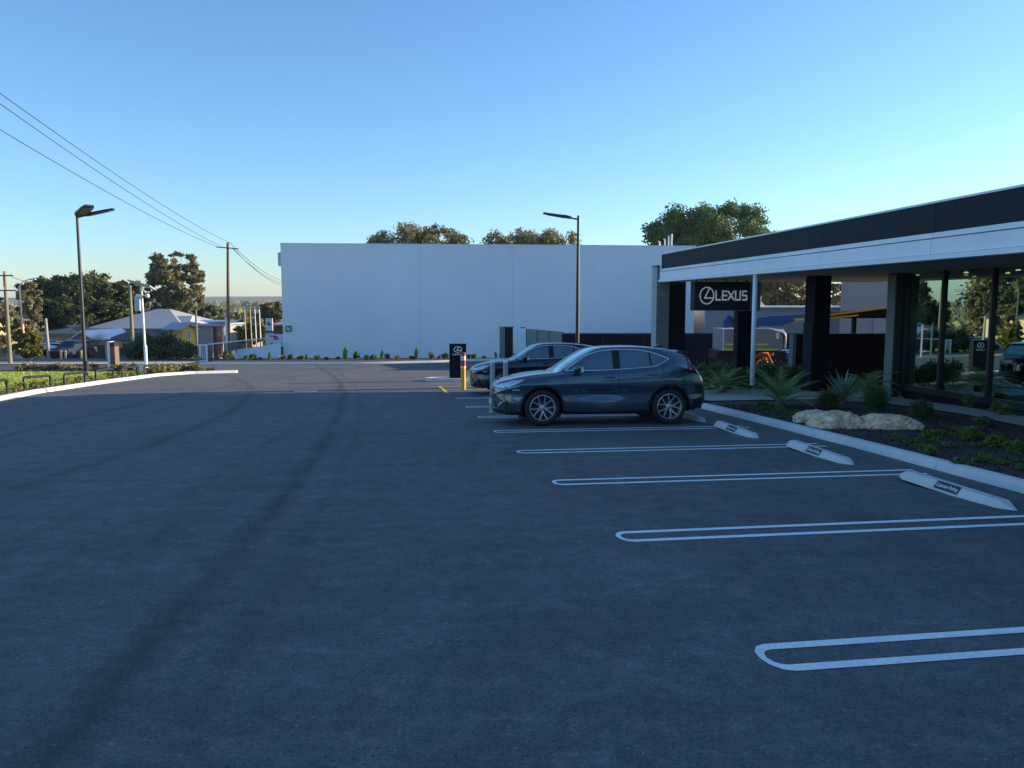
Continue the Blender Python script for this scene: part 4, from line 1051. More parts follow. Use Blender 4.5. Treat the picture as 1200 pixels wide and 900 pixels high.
# ---- concrete wheel stops with small name plates
WG = 'concrete wheel stops at the head of the bays'
WS = [((5.14, 9.07), 9.8, 'chipped concrete wheel stop nearest the camera, with a small black parking plate'), ((4.72, 12.05), 9, 'middle concrete wheel stop in front of the boulder bed with a scuffed left end'), ((4.28, 15.02), 9, 'concrete wheel stop of the empty bay beside the blue-grey car'), ((3.98, 17.75), 9, 'concrete wheel stop just behind the rear wheel of the blue-grey car'), ((3.4, 26.2), 9, 'concrete wheel stop behind the navy car')]
def text_plate(): return text_mesh('Customer Parking', .085, .001, .0012)
TM = text_plate(); TM.materials.append(M['white']); TW = max(v.co.x for v in TM.vertices) - min(v.co.x for v in TM.vertices)
for (x, y), a, lb_ in WS:
    o = empty('wheel_stop', lb_, 'wheel stop', (x, y, G(y) + .004), 0, WG)
    hl, hw, h = .92, .115, .105
    bm = bmesh.new(); sec = [(-hw, 0), (-hw * .95, h * .35), (-hw * .45, h), (hw * .45, h), (hw * .95, h * .35), (hw, 0)]
    st = [(-hl, .15), (-hl + .16, 1.0), (-.21, 1.0), (-.20, .93), (.20, .93), (.21, 1.0), (hl - .16, 1.0), (hl, .15)]
    vs = [(s * (1 if sc > .2 else 1), u * (1 if sc > .5 else .35), z * (1 if sc > .5 else .35)) for s, sc in st for u, z in [(u_ * (1 if sc > .95 else .96 if sc > .5 else 1), z_) for u_, z_ in sec]]
    k = len(sec); fs = [(i * k + j, i * k + j + 1, (i + 1) * k + j + 1, (i + 1) * k + j) for i in range(len(st) - 1) for j in range(k - 1)] + [tuple(range(k)), tuple((len(st) - 1) * k + j for j in range(k))]
    b = MB().add(vs, fs).build('block', M['concrete'], o, angle=30)
    # local x runs along the stop; local -y faces the driver side (towards the bays)
    o.rotation_euler = (0, 0, R(-90 + a))
    nrm = math.atan2(h * .65, hw * .5)
    for sgn in (-1,):
        pm = MB().box((-.19, -.052, -.002), (.19, .052, .004)); pl_ = pm.build('name_plate', M['sign_black'], o)
        pl_.matrix_local = Matrix.Translation((0, sgn * hw * .70, h * .67)) @ Matrix.Rotation(nrm, 4, 'X')
        t = link_mesh('lettering', TM, pl_); t.location = (0, 0, .0045)
        t.scale = (.34 / TW, .80, 1)
    for s in (-.6, .6): MB().lathe([(.02, h), (.02, h + .006), (0, h + .006)], 10, c=(s, 0, 0)).build('fixing_bolt', M['grey_metal'], o)

# ---- rocks
def rock(name, label, c, r, seed, rot=0, group=None):
    bm = bmesh.new(); bmesh.ops.create_icosphere(bm, subdivisions=6, radius=1)
    for v in bm.verts:
        p = v.co.copy(); n = mnoise.fractal(p * 1.1 + Vector((seed, 0, 0)), 1.0, 2.1, 4) * .30 + mnoise.noise(p * 5 + Vector((seed * 3, 1, 0))) * .10 + mnoise.fractal(p * 9 + Vector((seed, 5, 0)), .6, 2.2, 4) * .055
        ridge = abs(mnoise.noise(p * 2.1 + Vector((0, seed, 2)))); n -= .16 * max(0, .12 - ridge) / .12
        q = p * (1 + n)
        q.z = max(q.z, -.25); e = .72
        q = Vector([math.copysign(abs(k) ** e, k) for k in q])
        v.co = Vector((q.x * r[0], q.y * r[1], q.z * r[2]))
    me = bpy.data.meshes.new(name); bm.to_mesh(me); bm.free(); me.materials.append(M['rock']); me.polygons.foreach_set('use_smooth', [True] * len(me.polygons))
    o = link_mesh(name, me); o.location = c; o.rotation_euler = (0, 0, rot); return tag(o, label, 'rock', group)
RGp = 'limestone boulders in the garden bed'
c1 = P(982, 501, .1); c2 = P(1037, 502, .1); c3 = P(962, 496, .1)
rock('boulder', 'rough tan limestone boulder, left one of the joined pair in the garden bed', (c1.x, c1.y + .1, c1.z + .02), (.50, .36, .27), 3.1, .05, RGp)
rock('boulder', 'long tan limestone boulder tapering right, right one of the joined pair', (c2.x + .06, c2.y + .1, c2.z + .0), (.58, .34, .24), 8.6, -.1, RGp)
rock('boulder', 'small pale flat stone behind the left boulder', (c3.x - .1, c3.y + .3, c3.z), (.38, .25, .20), 5.2, .3, RGp)

# ---- worker bending over
def skin_body(name, joints, edges, mats_, parent, sub=2, root=0):
    me = bpy.data.meshes.new(name + '_rig'); me.from_pydata([j[0] for j in joints], edges, []); ob = bpy.data.objects.new(name + '_rig', me); COL.objects.link(ob)
    sk = ob.modifiers.new('s', 'SKIN'); sk.use_smooth_shade = True
    for i, j in enumerate(joints):
        r = j[1]; sv = me.skin_vertices[0].data[i]; sv.radius = (r, r) if not isinstance(r, tuple) else r; sv.use_root = (i == root)
    sb_m = ob.modifiers.new('u', 'SUBSURF'); sb_m.levels = sub; sb_m.render_levels = sub
    bpy.context.view_layer.update(); dg = bpy.context.evaluated_depsgraph_get(); m2 = bpy.data.meshes.new_from_object(ob.evaluated_get(dg)); bpy.data.objects.remove(ob); bpy.data.meshes.remove(me)
    m2.name = name; m2.materials.clear()
    for mm_ in mats_: m2.materials.append(mm_)
    m2.polygons.foreach_set('use_smooth', [True] * len(m2.polygons)); return link_mesh(name, m2, parent)
wp = Q(884, 430, 29.5); WKR = empty('person', 'person in orange high-visibility shirt and navy trousers bending over behind the plants', 'person', (wp.x, 29.5, G(29.5)), R(0))
# facing right (+x), bent at the hips, arms reaching down
J = [((0, 0, .93), .13), ((.10, 0, 1.04), .14), ((.26, 0, 1.14), .15), ((.42, 0, 1.20), .16), ((.52, 0, 1.20), .065), ((.62, 0, 1.20), .085), ((.70, 0, 1.16), .09),
     ((.40, .19, 1.16), .07), ((.50, .23, .93), .05), ((.60, .20, .70), .035), ((.40, -.19, 1.16), .07), ((.53, -.24, .94), .05), ((.66, -.20, .73), .035),
     ((-.02, .10, .88), .10), ((.07, .13, .50), .065), ((-.02, .14, .10), .042), ((.14, .15, .05), .04), ((-.02, -.10, .88), .10), ((-.02, -.14, .48), .065), ((-.16, -.14, .10), .042), ((.0, -.15, .05), .04)]
Ed = [(0, 1), (1, 2), (2, 3), (3, 4), (4, 5), (5, 6), (3, 7), (7, 8), (8, 9), (3, 10), (10, 11), (11, 12), (0, 13), (13, 14), (14, 15), (15, 16), (0, 17), (17, 18), (18, 19), (19, 20)]
bd = skin_body('body', J, Ed, [M['skin'], M['orange'], M['navy'], M['silver_tape'], M['hair']], WKR)
for pl_ in bd.data.polygons:
    c = pl_.center; k = 0
    if c.x > .50 and c.z > 1.05 and abs(c.y) < .13: k = 4 if c.z > 1.19 or c.x < .56 else 0
    elif c.z < .92 and c.x < .30 and c.z > .09: k = 2
    elif c.z <= .09: k = 2
    elif c.x > .3 and c.z < .76: k = 0
    elif c.x < .12 and c.z < 1.02: k = 2
    else:
        k = 1
        if .28 < c.x < .33 and abs(c.y) < .17 or (.86 < c.z < .90 and c.x > .4): k = 3
    pl_.material_index = k
for sy in (1, -1):
    hx_, hz_ = (.60, .70) if sy > 0 else (.66, .73); m = MB()
    J2 = [((hx_, .2 * sy, hz_), .028), ((hx_ + .03, .2 * sy, hz_ - .07), .03)]; E2 = [(0, 1)]
    for f_, (dy, ln_) in enumerate(((-.028, .07), (-.01, .08), (.01, .078), (.028, .06))):
        b0 = len(J2); J2 += [((hx_ + .045, (.2 * sy) + dy, hz_ - .10), .011), ((hx_ + .055, .2 * sy + dy, hz_ - .10 - ln_ * .5), .010), ((hx_ + .04, .2 * sy + dy, hz_ - .10 - ln_), .008)]; E2 += [(1, b0), (b0, b0 + 1), (b0 + 1, b0 + 2)]
    b0 = len(J2); J2 += [((hx_ + .0, .2 * sy - .035 * sy, hz_ - .06), .012), ((hx_ + .02, .2 * sy - .055 * sy, hz_ - .10), .009)]; E2 += [(0, b0), (b0, b0 + 1)]
    skin_body('hand', J2, E2, [M['skin']], WKR, 1)
for sx in ((.14, .15), (.0, -.15)): MB().box((sx[0] - .20, sx[1] - .05, 0), (sx[0] + .08, sx[1] + .05, .10), bev=.03).build('boot', M['plastic'], WKR)

# ---- service truck with silver canopy, and blue lift boom behind it
TK = empty('work_truck', 'silver box-bodied work truck with yellow-green stripes standing behind the sign column', 'truck', (0, 0, 0))
a = Q(847, 385.5, 36.5); b = Q(919, 411, 36.5); X0, X1, Z0, Z1 = a.x, b.x, b.z, a.z; gz = G(36.5)
m = MB(); pr = [(X0, Z0), (X1 - .12, Z0), (X1 - .04, Z0 + .15), (X1 - .08, Z1 - .30), (X1 - .30, Z1 - .12), (X1 - .75, Z1), (X0, Z1)]
m.extr(pr, 'y', 36.5, 38.3); m.build('canopy_box', M['silver_body'], TK)
for (xa, xb, za) in ((X0 + .12, X0 + 2.1, .26), (X0 + .04, X0 + 2.55, .02)): MB().box((xa, 36.485, Z0 + za), (xb, 36.497, Z0 + za + .07)).build('reflective_stripe', M['hivis'], TK)
MB().tube([(X0 + 1.4, 36.42, Z1 + .03), (X1 - .75, 36.42, Z1 + .03), (X1 - .12, 36.42, Z1 - .14), (X1 + .03, 36.42, Z1 - .32), (X1 + .02, 36.42, Z0 + .02)], .03, 8).build('ladder_rail', M['white_metal'], TK, smooth=True)
MB().tube([(X1 - .35, 36.9, Z1 - .03), (X1 + .05, 36.9, Z1 - .06), (X1 + .19, 36.9, Z1 - .26), (X1 + .18, 36.9, Z0 + .03)], .03, 8).build('ladder_rail', M['white_metal'], TK, smooth=True)
MB().box((X0 + .02, 36.46, Z0), (X0 + .06, 36.495, Z1)).build('corner_trim', M['white_metal'], TK)
MB().box((X0 + 1.55 + .9, 36.46, Z0 + .55), (X0 + 1.68 + .9, 36.497, Z0 + .82)).build('lock_plate', M['white_metal'], TK)
m = MB(); m.box((X0 - .2, 36.6, Z0 - .42), (X1 + .1, 38.2, Z0 - .02)); m.build('chassis', M['plastic'], TK)
m = MB(); m.extr([(X1 + .08, Z0 - .4), (X1 + 1.7, Z0 - .4), (X1 + 1.7, Z0 - .12), (X1 + 1.3, Z0 - .06), (X1 + .08, Z0 - .02)], 'y', 36.5, 38.3); m.build('cab', M['blue_machine'], TK)
MB().box((X1 + .1, 36.49, Z0 - .10), (X1 + 1.3, 36.498, Z0 - .05)).build('body_line', M['white_metal'], TK)
for xx in (X0 + .7, X1 + .9): MB().lathe([(0, 0), (.22, 0), (.34, .02), (.36, .06), (.36, .2), (0, .2)], 20, 'y', c=(xx, 36.45, gz + .36)).build('wheel', M['rubber'], TK)
BL = empty('boom_lift', 'blue folded lift boom reaching right above the silver work truck', 'boom lift', (0, 0, 0))
yb = 40.5; q = lambda px, py, y=yb: Q(px, py, y)
def beam(name, pts, th, mt, par, y=yb):
    m = MB(); P2 = [q(*p, y) for p in pts]; n = len(P2); m.extr([(p.x, p.z) for p in P2][::-1], 'y', y, y + th); return m.build(name, mt, par)
beam('boom_knuckle', [(848, 386), (849, 376), (853, 369.5), (857, 370), (866, 384), (866, 388)], .35, M['blue_machine'], BL)
beam('boom_arm', [(888, 372), (905, 370), (943, 368), (943, 372), (915, 382), (888, 382)], .35, M['blue_machine'], BL)
beam('boom_arm', [(854, 372), (857, 371), (890, 383), (888, 387)], .2, M['blue_machine'], BL, 40.9)
beam('hydraulic_ram', [(855, 373), (858, 373), (868, 386), (865, 386)], .1, M['plastic'], BL, 40.3)
beam('boom_tip', [(931, 373.5), (942, 373), (942, 375), (933, 376)], .2, M['yellow'], BL, 40.3)
MB().box((q(848, 388).x, yb, G(yb)), (q(866, 388).x, yb + 1.5, q(850, 388).z)).build('base', M['plastic'], BL)
MB().lathe([(.05, 0), (.05, .08), (0, .1)], 10, c=(q(853, 385).x, 40.0, q(853, 385).z)).build('beacon', M['yellow'], BL)
YB = empty('yellow_edged_boom', 'dark beam with yellow upper edges seen between the dark column and the glass corner', 'boom'); 
for (pts, yy) in (([(970, 366.5), (1040, 360.5), (1040, 373), (970, 373)], 33),): beam('beam', pts, .3, M['dark_panel'], YB, yy)
for (pts, yy) in (([(970, 368), (1040, 359.5), (1040, 361.5), (970, 370.5)], 32.9), ([(970, 372), (1006, 368.5), (1006, 370.5), (970, 374)], 32.85)): beam('edge_strip', pts, .05, M['yellow'], YB, yy)
MB().box((q(1000, 380, 33).x, 33.02, G(33)), (q(1004, 380, 33).x, 33.2, q(1000, 373, 33).z)).build('stand', M['dark_panel'], YB)

# ---- poles, wires and masts on the left
def pole(name, label, cat, top, base, y, r=.16, material='pole_wood', arms=(), group=None, lean=0):
    t, b = Q(*top, y), Q(*base, y); z0 = min(b.z, G(y)) - .2
    root = empty(name, label, cat, (b.x, y, G(y)), 0, group); H = t.z - G(y)
    MB().tube([(0, 0, -.3), (t.x - b.x + lean, 0, H)], [r * 1.15, r * .8], 10).build('pole', M[material], root, angle=50)
    for (z, hw, ins) in arms:
        MB().box((t.x - b.x - hw, -.16, z - .05), (t.x - b.x + hw, -.06 - .12 + .06, z + .05)).build('crossarm', M['pole_brown'], root)
        for s in ins: MB().lathe([(.03, z + .05), (.05, z + .09), (.03, z + .13), (.05, z + .17), (0, z + .22)], 8, c=(t.x - b.x + s * hw, -.12, 0)).build('insulator', M['grey_box'], root)
    return root, Vector((t.x, y, t.z))
PX = 78; pr_, tp = pole('utility_pole', 'tall brown timber utility pole left of the white building carrying the overhead wires', 'utility pole', (267, 284), (267, 405), PX, .165, 'pole_brown')
H_ = Q(267, 291, PX).z - G(PX); dxl = Q(267, 284, PX).x - Q(267, 405, PX).x
ca = MB().tube([(dxl - 1.1, -.1, H_ + .12), (dxl + 1.05, -.1, H_ - .05)], .05, 6).build('crossarm', M['pole_brown'], pr_)
MB().box((dxl + -.05 - .45, -.18, -.2), (dxl - .3, -.1, Q(267, 372, PX).z - G(PX))).build('cable_guard', M['white_metal'], pr_)
pr2, _ = pole('utility_pole', 'pale green-grey utility pole with two crossarms at the left edge of the photo', 'utility pole', (5.0, 318), (12.0, 425), 50, .115, 'pole_wood')
for zz, hw in ((Q(5, 323, 50).z - G(50), .62), (Q(5, 340.5, 50).z - G(50), .8)):
    dx = (Q(5, 318, 50).x - Q(12, 425, 50).x) * .95
    MB().box((dx - hw, -.2, zz - .04), (dx + hw, -.12, zz + .04)).build('crossarm', M['pole_brown'], pr2)
    for s in (-.9, 0, .9): MB().lathe([(.02, zz + .04), (.03, zz + .15), (0, zz + .3)], 6, c=(dx + s * hw, -.16, 0)).build('insulator', M['grey_box'], pr2)
pole('utility_pole', 'grey-green pole standing in front of the big pale roof', 'utility pole', (152, 335), (155.5, 405), 66, .15, 'pole_wood')
pole('utility_pole', 'short plain grey post rising between the parked cars across the road', 'pole', (53.5, 373), (57.5, 421), 70, .13, 'grey_wall')
pole('utility_pole', 'thin pale pole beside the yellow gabled house', 'pole', (229.5, 363), (230.5, 405), 70, .10, 'pole_wood')
# solar camera mast on the lawn
mb_, mt_ = Q(171.8, 440, 38.5), Q(170.5, 334, 38.5); SM = empty('camera_mast', 'white mast with tilted solar panel and two round cameras beside the lawn', 'mast', (mb_.x, 38.5, G(38.5)))
Hm = mt_.z - G(38.5); MB().tube([(0, 0, 0), (-.05, 0, Hm)], [.06, .04], 10).build('pole', M['white_metal'], SM, angle=50)
MB().tube([(0, 0, 0), (0, 0, 1.4)], .08, 10).build('pole_sleeve', M['white_metal'], SM, angle=50)
o = MB().box((-.55, -.35, -.025), (.55, .35, .025)).build('solar_panel', M['grey_box'], SM); o.location = (-.05, 0, Hm + .02); o.rotation_euler = (R(-14), R(15), 0)
MB().box((-.52, -.32, .026), (.52, .32, .03)).build('solar_cells', M['solar'], o)
MB().box((-.36, -.15, Hm - .95 - .3), (-.1, .12, Hm - .55), bev=.015).build('equipment_box', M['grey_box'], SM)
MB().tube([(-.25, 0, Hm - .5), (.2, 0, Hm - .5)], .02, 6).build('camera_arm', M['white_metal'], SM)
for sx in (-.24, .22):
    m = MB(); m.lathe([(0, -.1), (.08, -.07), (.11, 0), (.08, .08), (0, .11)], 12, c=(sx, 0, Hm - .52)); m.build('camera', M['white'], SM, smooth=True)
MB().box((-.26, -.2, 0), (.02, -.09, .48), bev=.01).build('control_cabinet', M['white_metal'], SM)
# white-edged brown totem sign by the lawn
tb = Q(131, 433, 41.5); TS = empty('totem_sign', 'narrow totem sign with white left edge and brown face behind the lawn', 'sign', (tb.x, 41.5, G(41.5)), R(0)); th = Q(131, 400.5, 41.5).z - G(41.5)
MB().box((-.19, 0, 0), (-.06, .5, th)).build('side_panel', M['white_metal'], TS); MB().box((-.055, .02, 0), (.19, .48, th - .25)).build('sign_face', M['pole_brown'], TS); MB().box((-.055, .02, th - .24), (.19, .48, th - .02)).build('sign_head', M['plastic'], TS)
# overhead wires (catenaries) from the brown pole towards a pole beyond the left edge
def wire(label, a, b, sag, grp='overhead wires', r=.018):
    a = Vector(a); b = Vector(b); pts = []
    for k in range(25): t = k / 24; p = a.lerp(b, t); p.z -= sag * 4 * t * (1 - t); pts.append(p)
    tag(MB().tube(pts, r, 5, cap=False).build('overhead_wire', M['cable'], fix=False, smooth=True), label, 'wire', grp)
A = [Q(266, 283, PX), Q(262, 290, PX), Q(259, 290.5, PX)]
E_ = [(-17.0, 22.0), (-17.1, 22.0), (-17.2, 22.0)]
def endz(px, py, A_, y1=22.0, sag=.6):     # height at the near pole so that the wire crosses the given line of sight
    c = Q(px, py, 30.0); return c
B = []
for i, (py, a) in enumerate(zip((97, 110, 143.5), A)):
    # plan direction parallel to the road; crossing point with the left picture edge
    x1, y1 = -16.2 - .25 * i, 20.0
    best = None
    for k in range(400):
        t = k / 399; x = a.x + (x1 - a.x) * t; y = a.y + (y1 - a.y) * t
        if 600 + F * x / y * 1.0 < 4: break
    d = Q(0, py, y); zc = d.z; s_ = .5; tt = t
    z1 = a.z + (zc + s_ * 4 * tt * (1 - tt) - a.z) / tt
    B.append((x1, y1, z1, s_))
WL = ['topmost thin black wire rising from the brown pole to the upper left', 'middle thin black wire rising from the brown pole to the left edge', 'lowest of the three thin black wires rising to the left edge']
for a, b, l_ in zip(A, B, WL): wire(l_, a, b[:3], b[3], r=.016)
for (s0, s1, l_) in (((268, 283), (331, 329), 'wire falling from the brown pole to the white building, uppermost'), ((273, 290.5), (331, 335), 'wire falling from the brown pole behind the white building, lowest'), ((272, 290.5), (331, 332), 'wire falling from the brown pole behind the white building, middle')):
    a = Q(*s0, PX); b = Q(*s1, 118); wire(l_, a, b, .6, r=.025)
MB2 = [((45, 329), (160, 337)), ((30, 338), (160, 339)), ((12, 323), (48, 329))]
for (s0, s1), l_ in zip(MB2, ('upper service wire crossing in front of the big dark tree', 'lower service wire crossing in front of the big dark tree', 'short wire from the green-grey pole to the right')):
    wire(l_, Q(*s0, 62), Q(*s1, 62), .25, 'service wires by the road', .02)
wire('thick pale cable slanting across the big dark tree at the left', Q(44, 347, 60), Q(152, 360, 60), .1, 'service wires by the road', .05)
# street light arm reaching over the pale tree
sl_ = empty('street_light', 'curved grey street light arm in front of the pale tree at far left', 'street light', (Q(28, 421, 66).x, 66, G(66)))
c = sl_.location; tpz = Q(28, 336, 66).z - c.z; MB().tube([(0, 0, 0), (0, 0, tpz), (.3, 0, tpz + .4), (.9, 0, tpz + .62)], [.09, .06, .04, .04], 8).build('pole', M['grey_metal'], sl_, smooth=True)
MB().box((.85, -.09, tpz + .55), (1.4, .09, tpz + .66), bev=.02).build('lamp_head', M['grey_box'], sl_)

# ---- flagpoles, banner and signs in the middle distance
FL = ['leftmost of the four white flagpoles', 'second from the left of the four white flagpoles', 'third from the left of the four white flagpoles', 'rightmost of the four white flagpoles']
for (px, pb2, l_) in zip((287, 293.5, 299, 304.3), (410, 407.5, 407, 408), FL):
    y = 70; t, b = Q(px - .6, 361, y), Q(px + 2.2, pb2, y); o = empty('flagpole', l_, 'flagpole', (b.x, y, b.z - .1), 0, 'row of white flagpoles')
    MB().tube([(0, 0, -2), (t.x - b.x, 0, t.z - b.z)], [.06, .04], 8).build('pole', M['cream'] if px < 295 else M['white_metal'], o, angle=50); MB().lathe([(0, .0), (.07, .05), (0, .1)], 8, c=(t.x - b.x, 0, t.z - b.z + .1)).build('finial', M['white_metal'], o)
a, b = Q(311, 391.5, 66), Q(335, 406, 66); BN = empty('banner_sign', 'wide white banner with red and purple print left of the white building', 'sign', (a.x, 66, G(66))); bz = G(66)
MB().box((0, 0, b.z - bz), (b.x - a.x, .05, a.z - bz)).build('sign_face', M['sign_white'], BN)
for i in range(3): MB().box(((b.x - a.x) * (.02 + i * .46), .06, -.1), ((b.x - a.x) * (.02 + i * .46) + .08, .14, a.z - bz)).build('post', M['grey_metal'], BN)
w = b.x - a.x; hz = b.z - bz
for (x0_, x1_, z0_, z1_, mm_) in ((.18, .52, .78, .88, 'red_print'), (.40, .62, .70, .82, 'red_print'), (.40, .66, .55, .68, 'purple_print'), (.24, .36, .16, .28, 'purple_print'), (.45, .55, .16, .26, 'purple_print'), (.66, .80, .16, .27, 'purple_print'), (.86, .96, .16, .30, 'red_print')):
    hh = a.z - b.z; MB().box((w * x0_, -.012, hz + hh * z0_), (w * x1_, -.002, hz + hh * z1_)).build('print_block', M[mm_], BN)
a, b = Q(311, 373, 67), Q(319.5, 387.5, 67); GS = empty('panel_sign', 'upright white sign panel with green emblem above the banner', 'sign', (a.x, 67, G(67))); gz_ = G(67)
MB().box((0, 0, b.z - gz_), (b.x - a.x, .12, a.z - gz_)).build('sign_face', M['sign_white'], GS); MB().box((.05, .04, -.1), (b.x - a.x - .05, .1, b.z - gz_ - .16)).build('post', M['grey_metal'], GS); MB().box((-.02, -.02, b.z - gz_ - .15), (b.x - a.x + .05, .1, b.z - gz_ - .01)).build('lower_strip', M['plastic'], GS)
cx_, cz_ = (b.x - a.x) * .45, (a.z + b.z) / 2 - gz_ + .05
m = MB(); m.extr([(cx_ - .14, cz_ - .1), (cx_ + .16, cz_ - .16), (cx_ + .18, cz_ + .02), (cx_ + .02, cz_ + .2), (cx_ - .12, cz_ + .12)], 'y', -.02, -.003); m.build('emblem', M['green_sign'], GS)
# blue board across the road
a, b = Q(114.5, 404, 92), Q(126.5, 417.5, 92); BB = empty('board_sign', 'dark blue sign board with white lettering across the road', 'sign', (a.x, 92, G(92))); g9 = G(92)
MB().box((0, 0, b.z - g9), (b.x - a.x, .08, a.z - g9)).build('sign_face', M['blue_sign'], BB); 
for z, x0_, x1_ in ((.82, .12, .9), (.5, .2, .55)): MB().box(((b.x - a.x) * x0_, -.015, b.z - g9 + (a.z - b.z) * z - .05), ((b.x - a.x) * x1_, -.003, b.z - g9 + (a.z - b.z) * z + .05)).build('lettering', M['sign_white'], BB)
MB().box((.02, .1, -.2), (.1, .18, a.z - g9)).build('post', M['grey_metal'], BB)
# white gate frame and palisade fence left of the white building
a, b = Q(233, 403.5, 54), Q(243, 427, 54); GF = empty('white_gate', 'white framed gate at the left end of the black palisade fence', 'gate', (a.x, 54, 0)); za, zb2 = a.z, G(54) - .1; w = b.x - a.x
for x in (0, w - .09): MB().box((x, 0, zb2), (x + .1, .1, za)).build('post', M['white_metal'], GF)
MB().box((.101, .01, za - .1), (w - .091, .09, za - .01)).build('top_rail', M['white_metal'], GF); MB().box((.101, .01, zb2 + .05), (w - .091, .09, zb2 + .15)).build('bottom_rail', M['white_metal'], GF)
for k in range(3): MB().box((.2 + k * .12, .03, zb2 + .16), (.22 + k * .12, .06, za - .11)).build('bar', M['white_metal'], GF)
a = Q(244, 403.5, 54.5); b = Q(312, 404.5, 64); PF = empty('palisade_fence', 'black vertical-bar fence with white top rail running behind the orange garden walls', 'fence', (a.x, a.y, 0), math.atan2(b.y - a.y, b.x - a.x)); L_ = math.hypot(b.x - a.x, b.y - a.y)
MB().box((0, -.03, a.z - .03), (L_, .03, a.z + .04)).build('top_rail', M['white_metal'], PF); MB().box((0, -.02, G(57) + .2), (L_, .02, G(57) + .26)).build('bottom_rail', M['black_metal'], PF)
bar_o = MB().box((-.02, -.015, G(59) - .1), (.02, .015, a.z - .035)).build('bar', M['black_metal'], PF)
for k in range(1, 50): c = bar_o.copy(); COL.objects.link(c); c.parent = PF; c.location = (L_ * k / 50, 0, 0)
for (px0, px1, y, zt0, lb_) in ((262, 273.5, 57, 412, 'short orange brick planter wall left of the leaning white post'), (290, 306, 62, 407, 'low orange brick wall at the foot of the flagpoles')):
    a, b = Q(px0, zt0, y), Q(px1, zt0 - 1, y); tag(MB().box((a.x, y, G(y) - .2), (b.x, y + .4, a.z), bev=.02).build('brick_wall', M['brick']), lb_, 'wall')
a, b = Q(273.5, 411, 56.5), Q(278, 422, 56.5); tag(MB().tube([(a.x, 56.5, a.z), (b.x, 56.5, b.z)], .1, 8).build('leaning_post', M['white_metal']), 'short white post leaning against the low rendered wall', 'post')
# ================================================================ HOUSES across the road
def hip_roof(mb, x0, x1, y0, y1, z, rise, ins, over=.4, m=0, gable=None):
    x0 -= over; x1 += over; y0 -= over; y1 += over; cy = (y0 + y1) / 2
    a = [(x0, y0, z), (x1, y0, z), (x1, y1, z), (x0, y1, z), (x0 + ins, cy, z + rise), (x1 - ins, cy, z + rise)]
    a2 = [(p[0], p[1], p[2] - .15) for p in a[:4]]
    mb.add(a + a2, [(0, 1, 5, 4), (2, 3, 4, 5), (1, 2, 5), (3, 0, 4), (0, 6, 7, 1), (1, 7, 8, 2), (2, 8, 9, 3), (3, 9, 6, 0), (6, 9, 8, 7)], m)
def gable_y(mb, x0, x1, y0, y1, z, rise, over=.35, m=0):    # ridge along y, gable faces the camera
    cx = (x0 + x1) / 2; a = []
    for y in (y0 - over, y1 + over): a += [(x0 - over, y, z), (cx, y, z + rise), (x1 + over, y, z), (x1 + over, y, z - .16), (cx, y, z + rise - .18), (x0 - over, y, z - .16)]
    mb.add(a, [(0, 1, 7, 6), (1, 2, 8, 7), (2, 3, 9, 8), (3, 4, 10, 9), (4, 5, 11, 10), (5, 0, 6, 11), (0, 5, 4, 1), (1, 4, 3, 2), (6, 7, 10, 11), (7, 8, 9, 10)], m)
def house(label, x0, x1, y0, depth, zw, rise, ins, wall, roof, kind='hip', wins=(), name='house', door=None, chimney=None, group=None):
    r = empty(name, label, 'house', (0, 0, 0), 0, group); g = G(y0) - .5; y1 = y0 + depth
    w = MB(); w.box((x0, y0, g), (x1, y1, zw))
    if kind == 'gable':
        cx = (x0 + x1) / 2; w.add([(x0, y0, zw), (x1, y0, zw), (cx, y0, zw + rise), (x0, y1, zw), (x1, y1, zw), (cx, y1, zw + rise)], [(0, 1, 2), (3, 5, 4)])
    w.build('wall', M[wall], r)
    rf = MB(); (hip_roof(rf, x0, x1, y0, y1, zw + .05, rise, ins) if kind == 'hip' else gable_y(rf, x0, x1, y0, y1, zw + .05, rise)); ro = rf.build('roof', M[roof], r)
    for (a, b, c, d) in wins:
        f = MB().box((a, y0 - .06, c), (b, y0 - .005, d)).build('window', M['white'], r); MB().box((a + .08, y0 - .07, c + .08), (b - .08, y0 - .061, d - .08)).build('pane', M['win_dark'], f)
    if chimney: MB().box((chimney[0], chimney[1], chimney[2]), (chimney[0] + chimney[3], chimney[1] + .7, chimney[4])).build('chimney', M['cream'], ro)
    return r
Y = 92; X = lambda px, y=Y: Q(px, 390, y).x; Z = lambda py, y=Y: Q(300, py, y).z
h = house('large house with broad pale metal hip roof behind the dark hedge', X(106), X(213), Y, 15, Z(385), Z(363) - Z(385), (X(156) - X(106)), 'pink_wall', 'pale_roof', wins=((X(188), X(194), Z(399), Z(391)),))
m = MB(); hip_roof(m, X(178), X(213), Y + 1, Y + 9, Z(384.5) + .06, Z(371.5) - Z(384.5), X(196) - X(184), .5); m.build('roof', M['pale_roof'], h)
house('low house with beige tiled roof in front of the pale metal roof', X(92), X(138), 84, 7, Z(391, 84), Z(382.5, 84) - Z(391, 84), 4, 'cream', 'beige_roof')
house('small white gabled house beside the chimney', X(86, 82), X(106, 82), 82, 8, Z(398, 82), Z(388, 82) - Z(398, 82), 0, 'grey_wall', 'white_metal', 'gable')
ch_ = house('cream gabled cottage with dark roof next to the totem sign', X(123, 78), X(155, 78), 78, 6, Z(399, 78), Z(390, 78) - Z(399, 78), 1.2, 'cream', 'dark_roof', wins=((X(136, 78), X(140, 78), Z(406, 78), Z(401, 78)),), door=None)
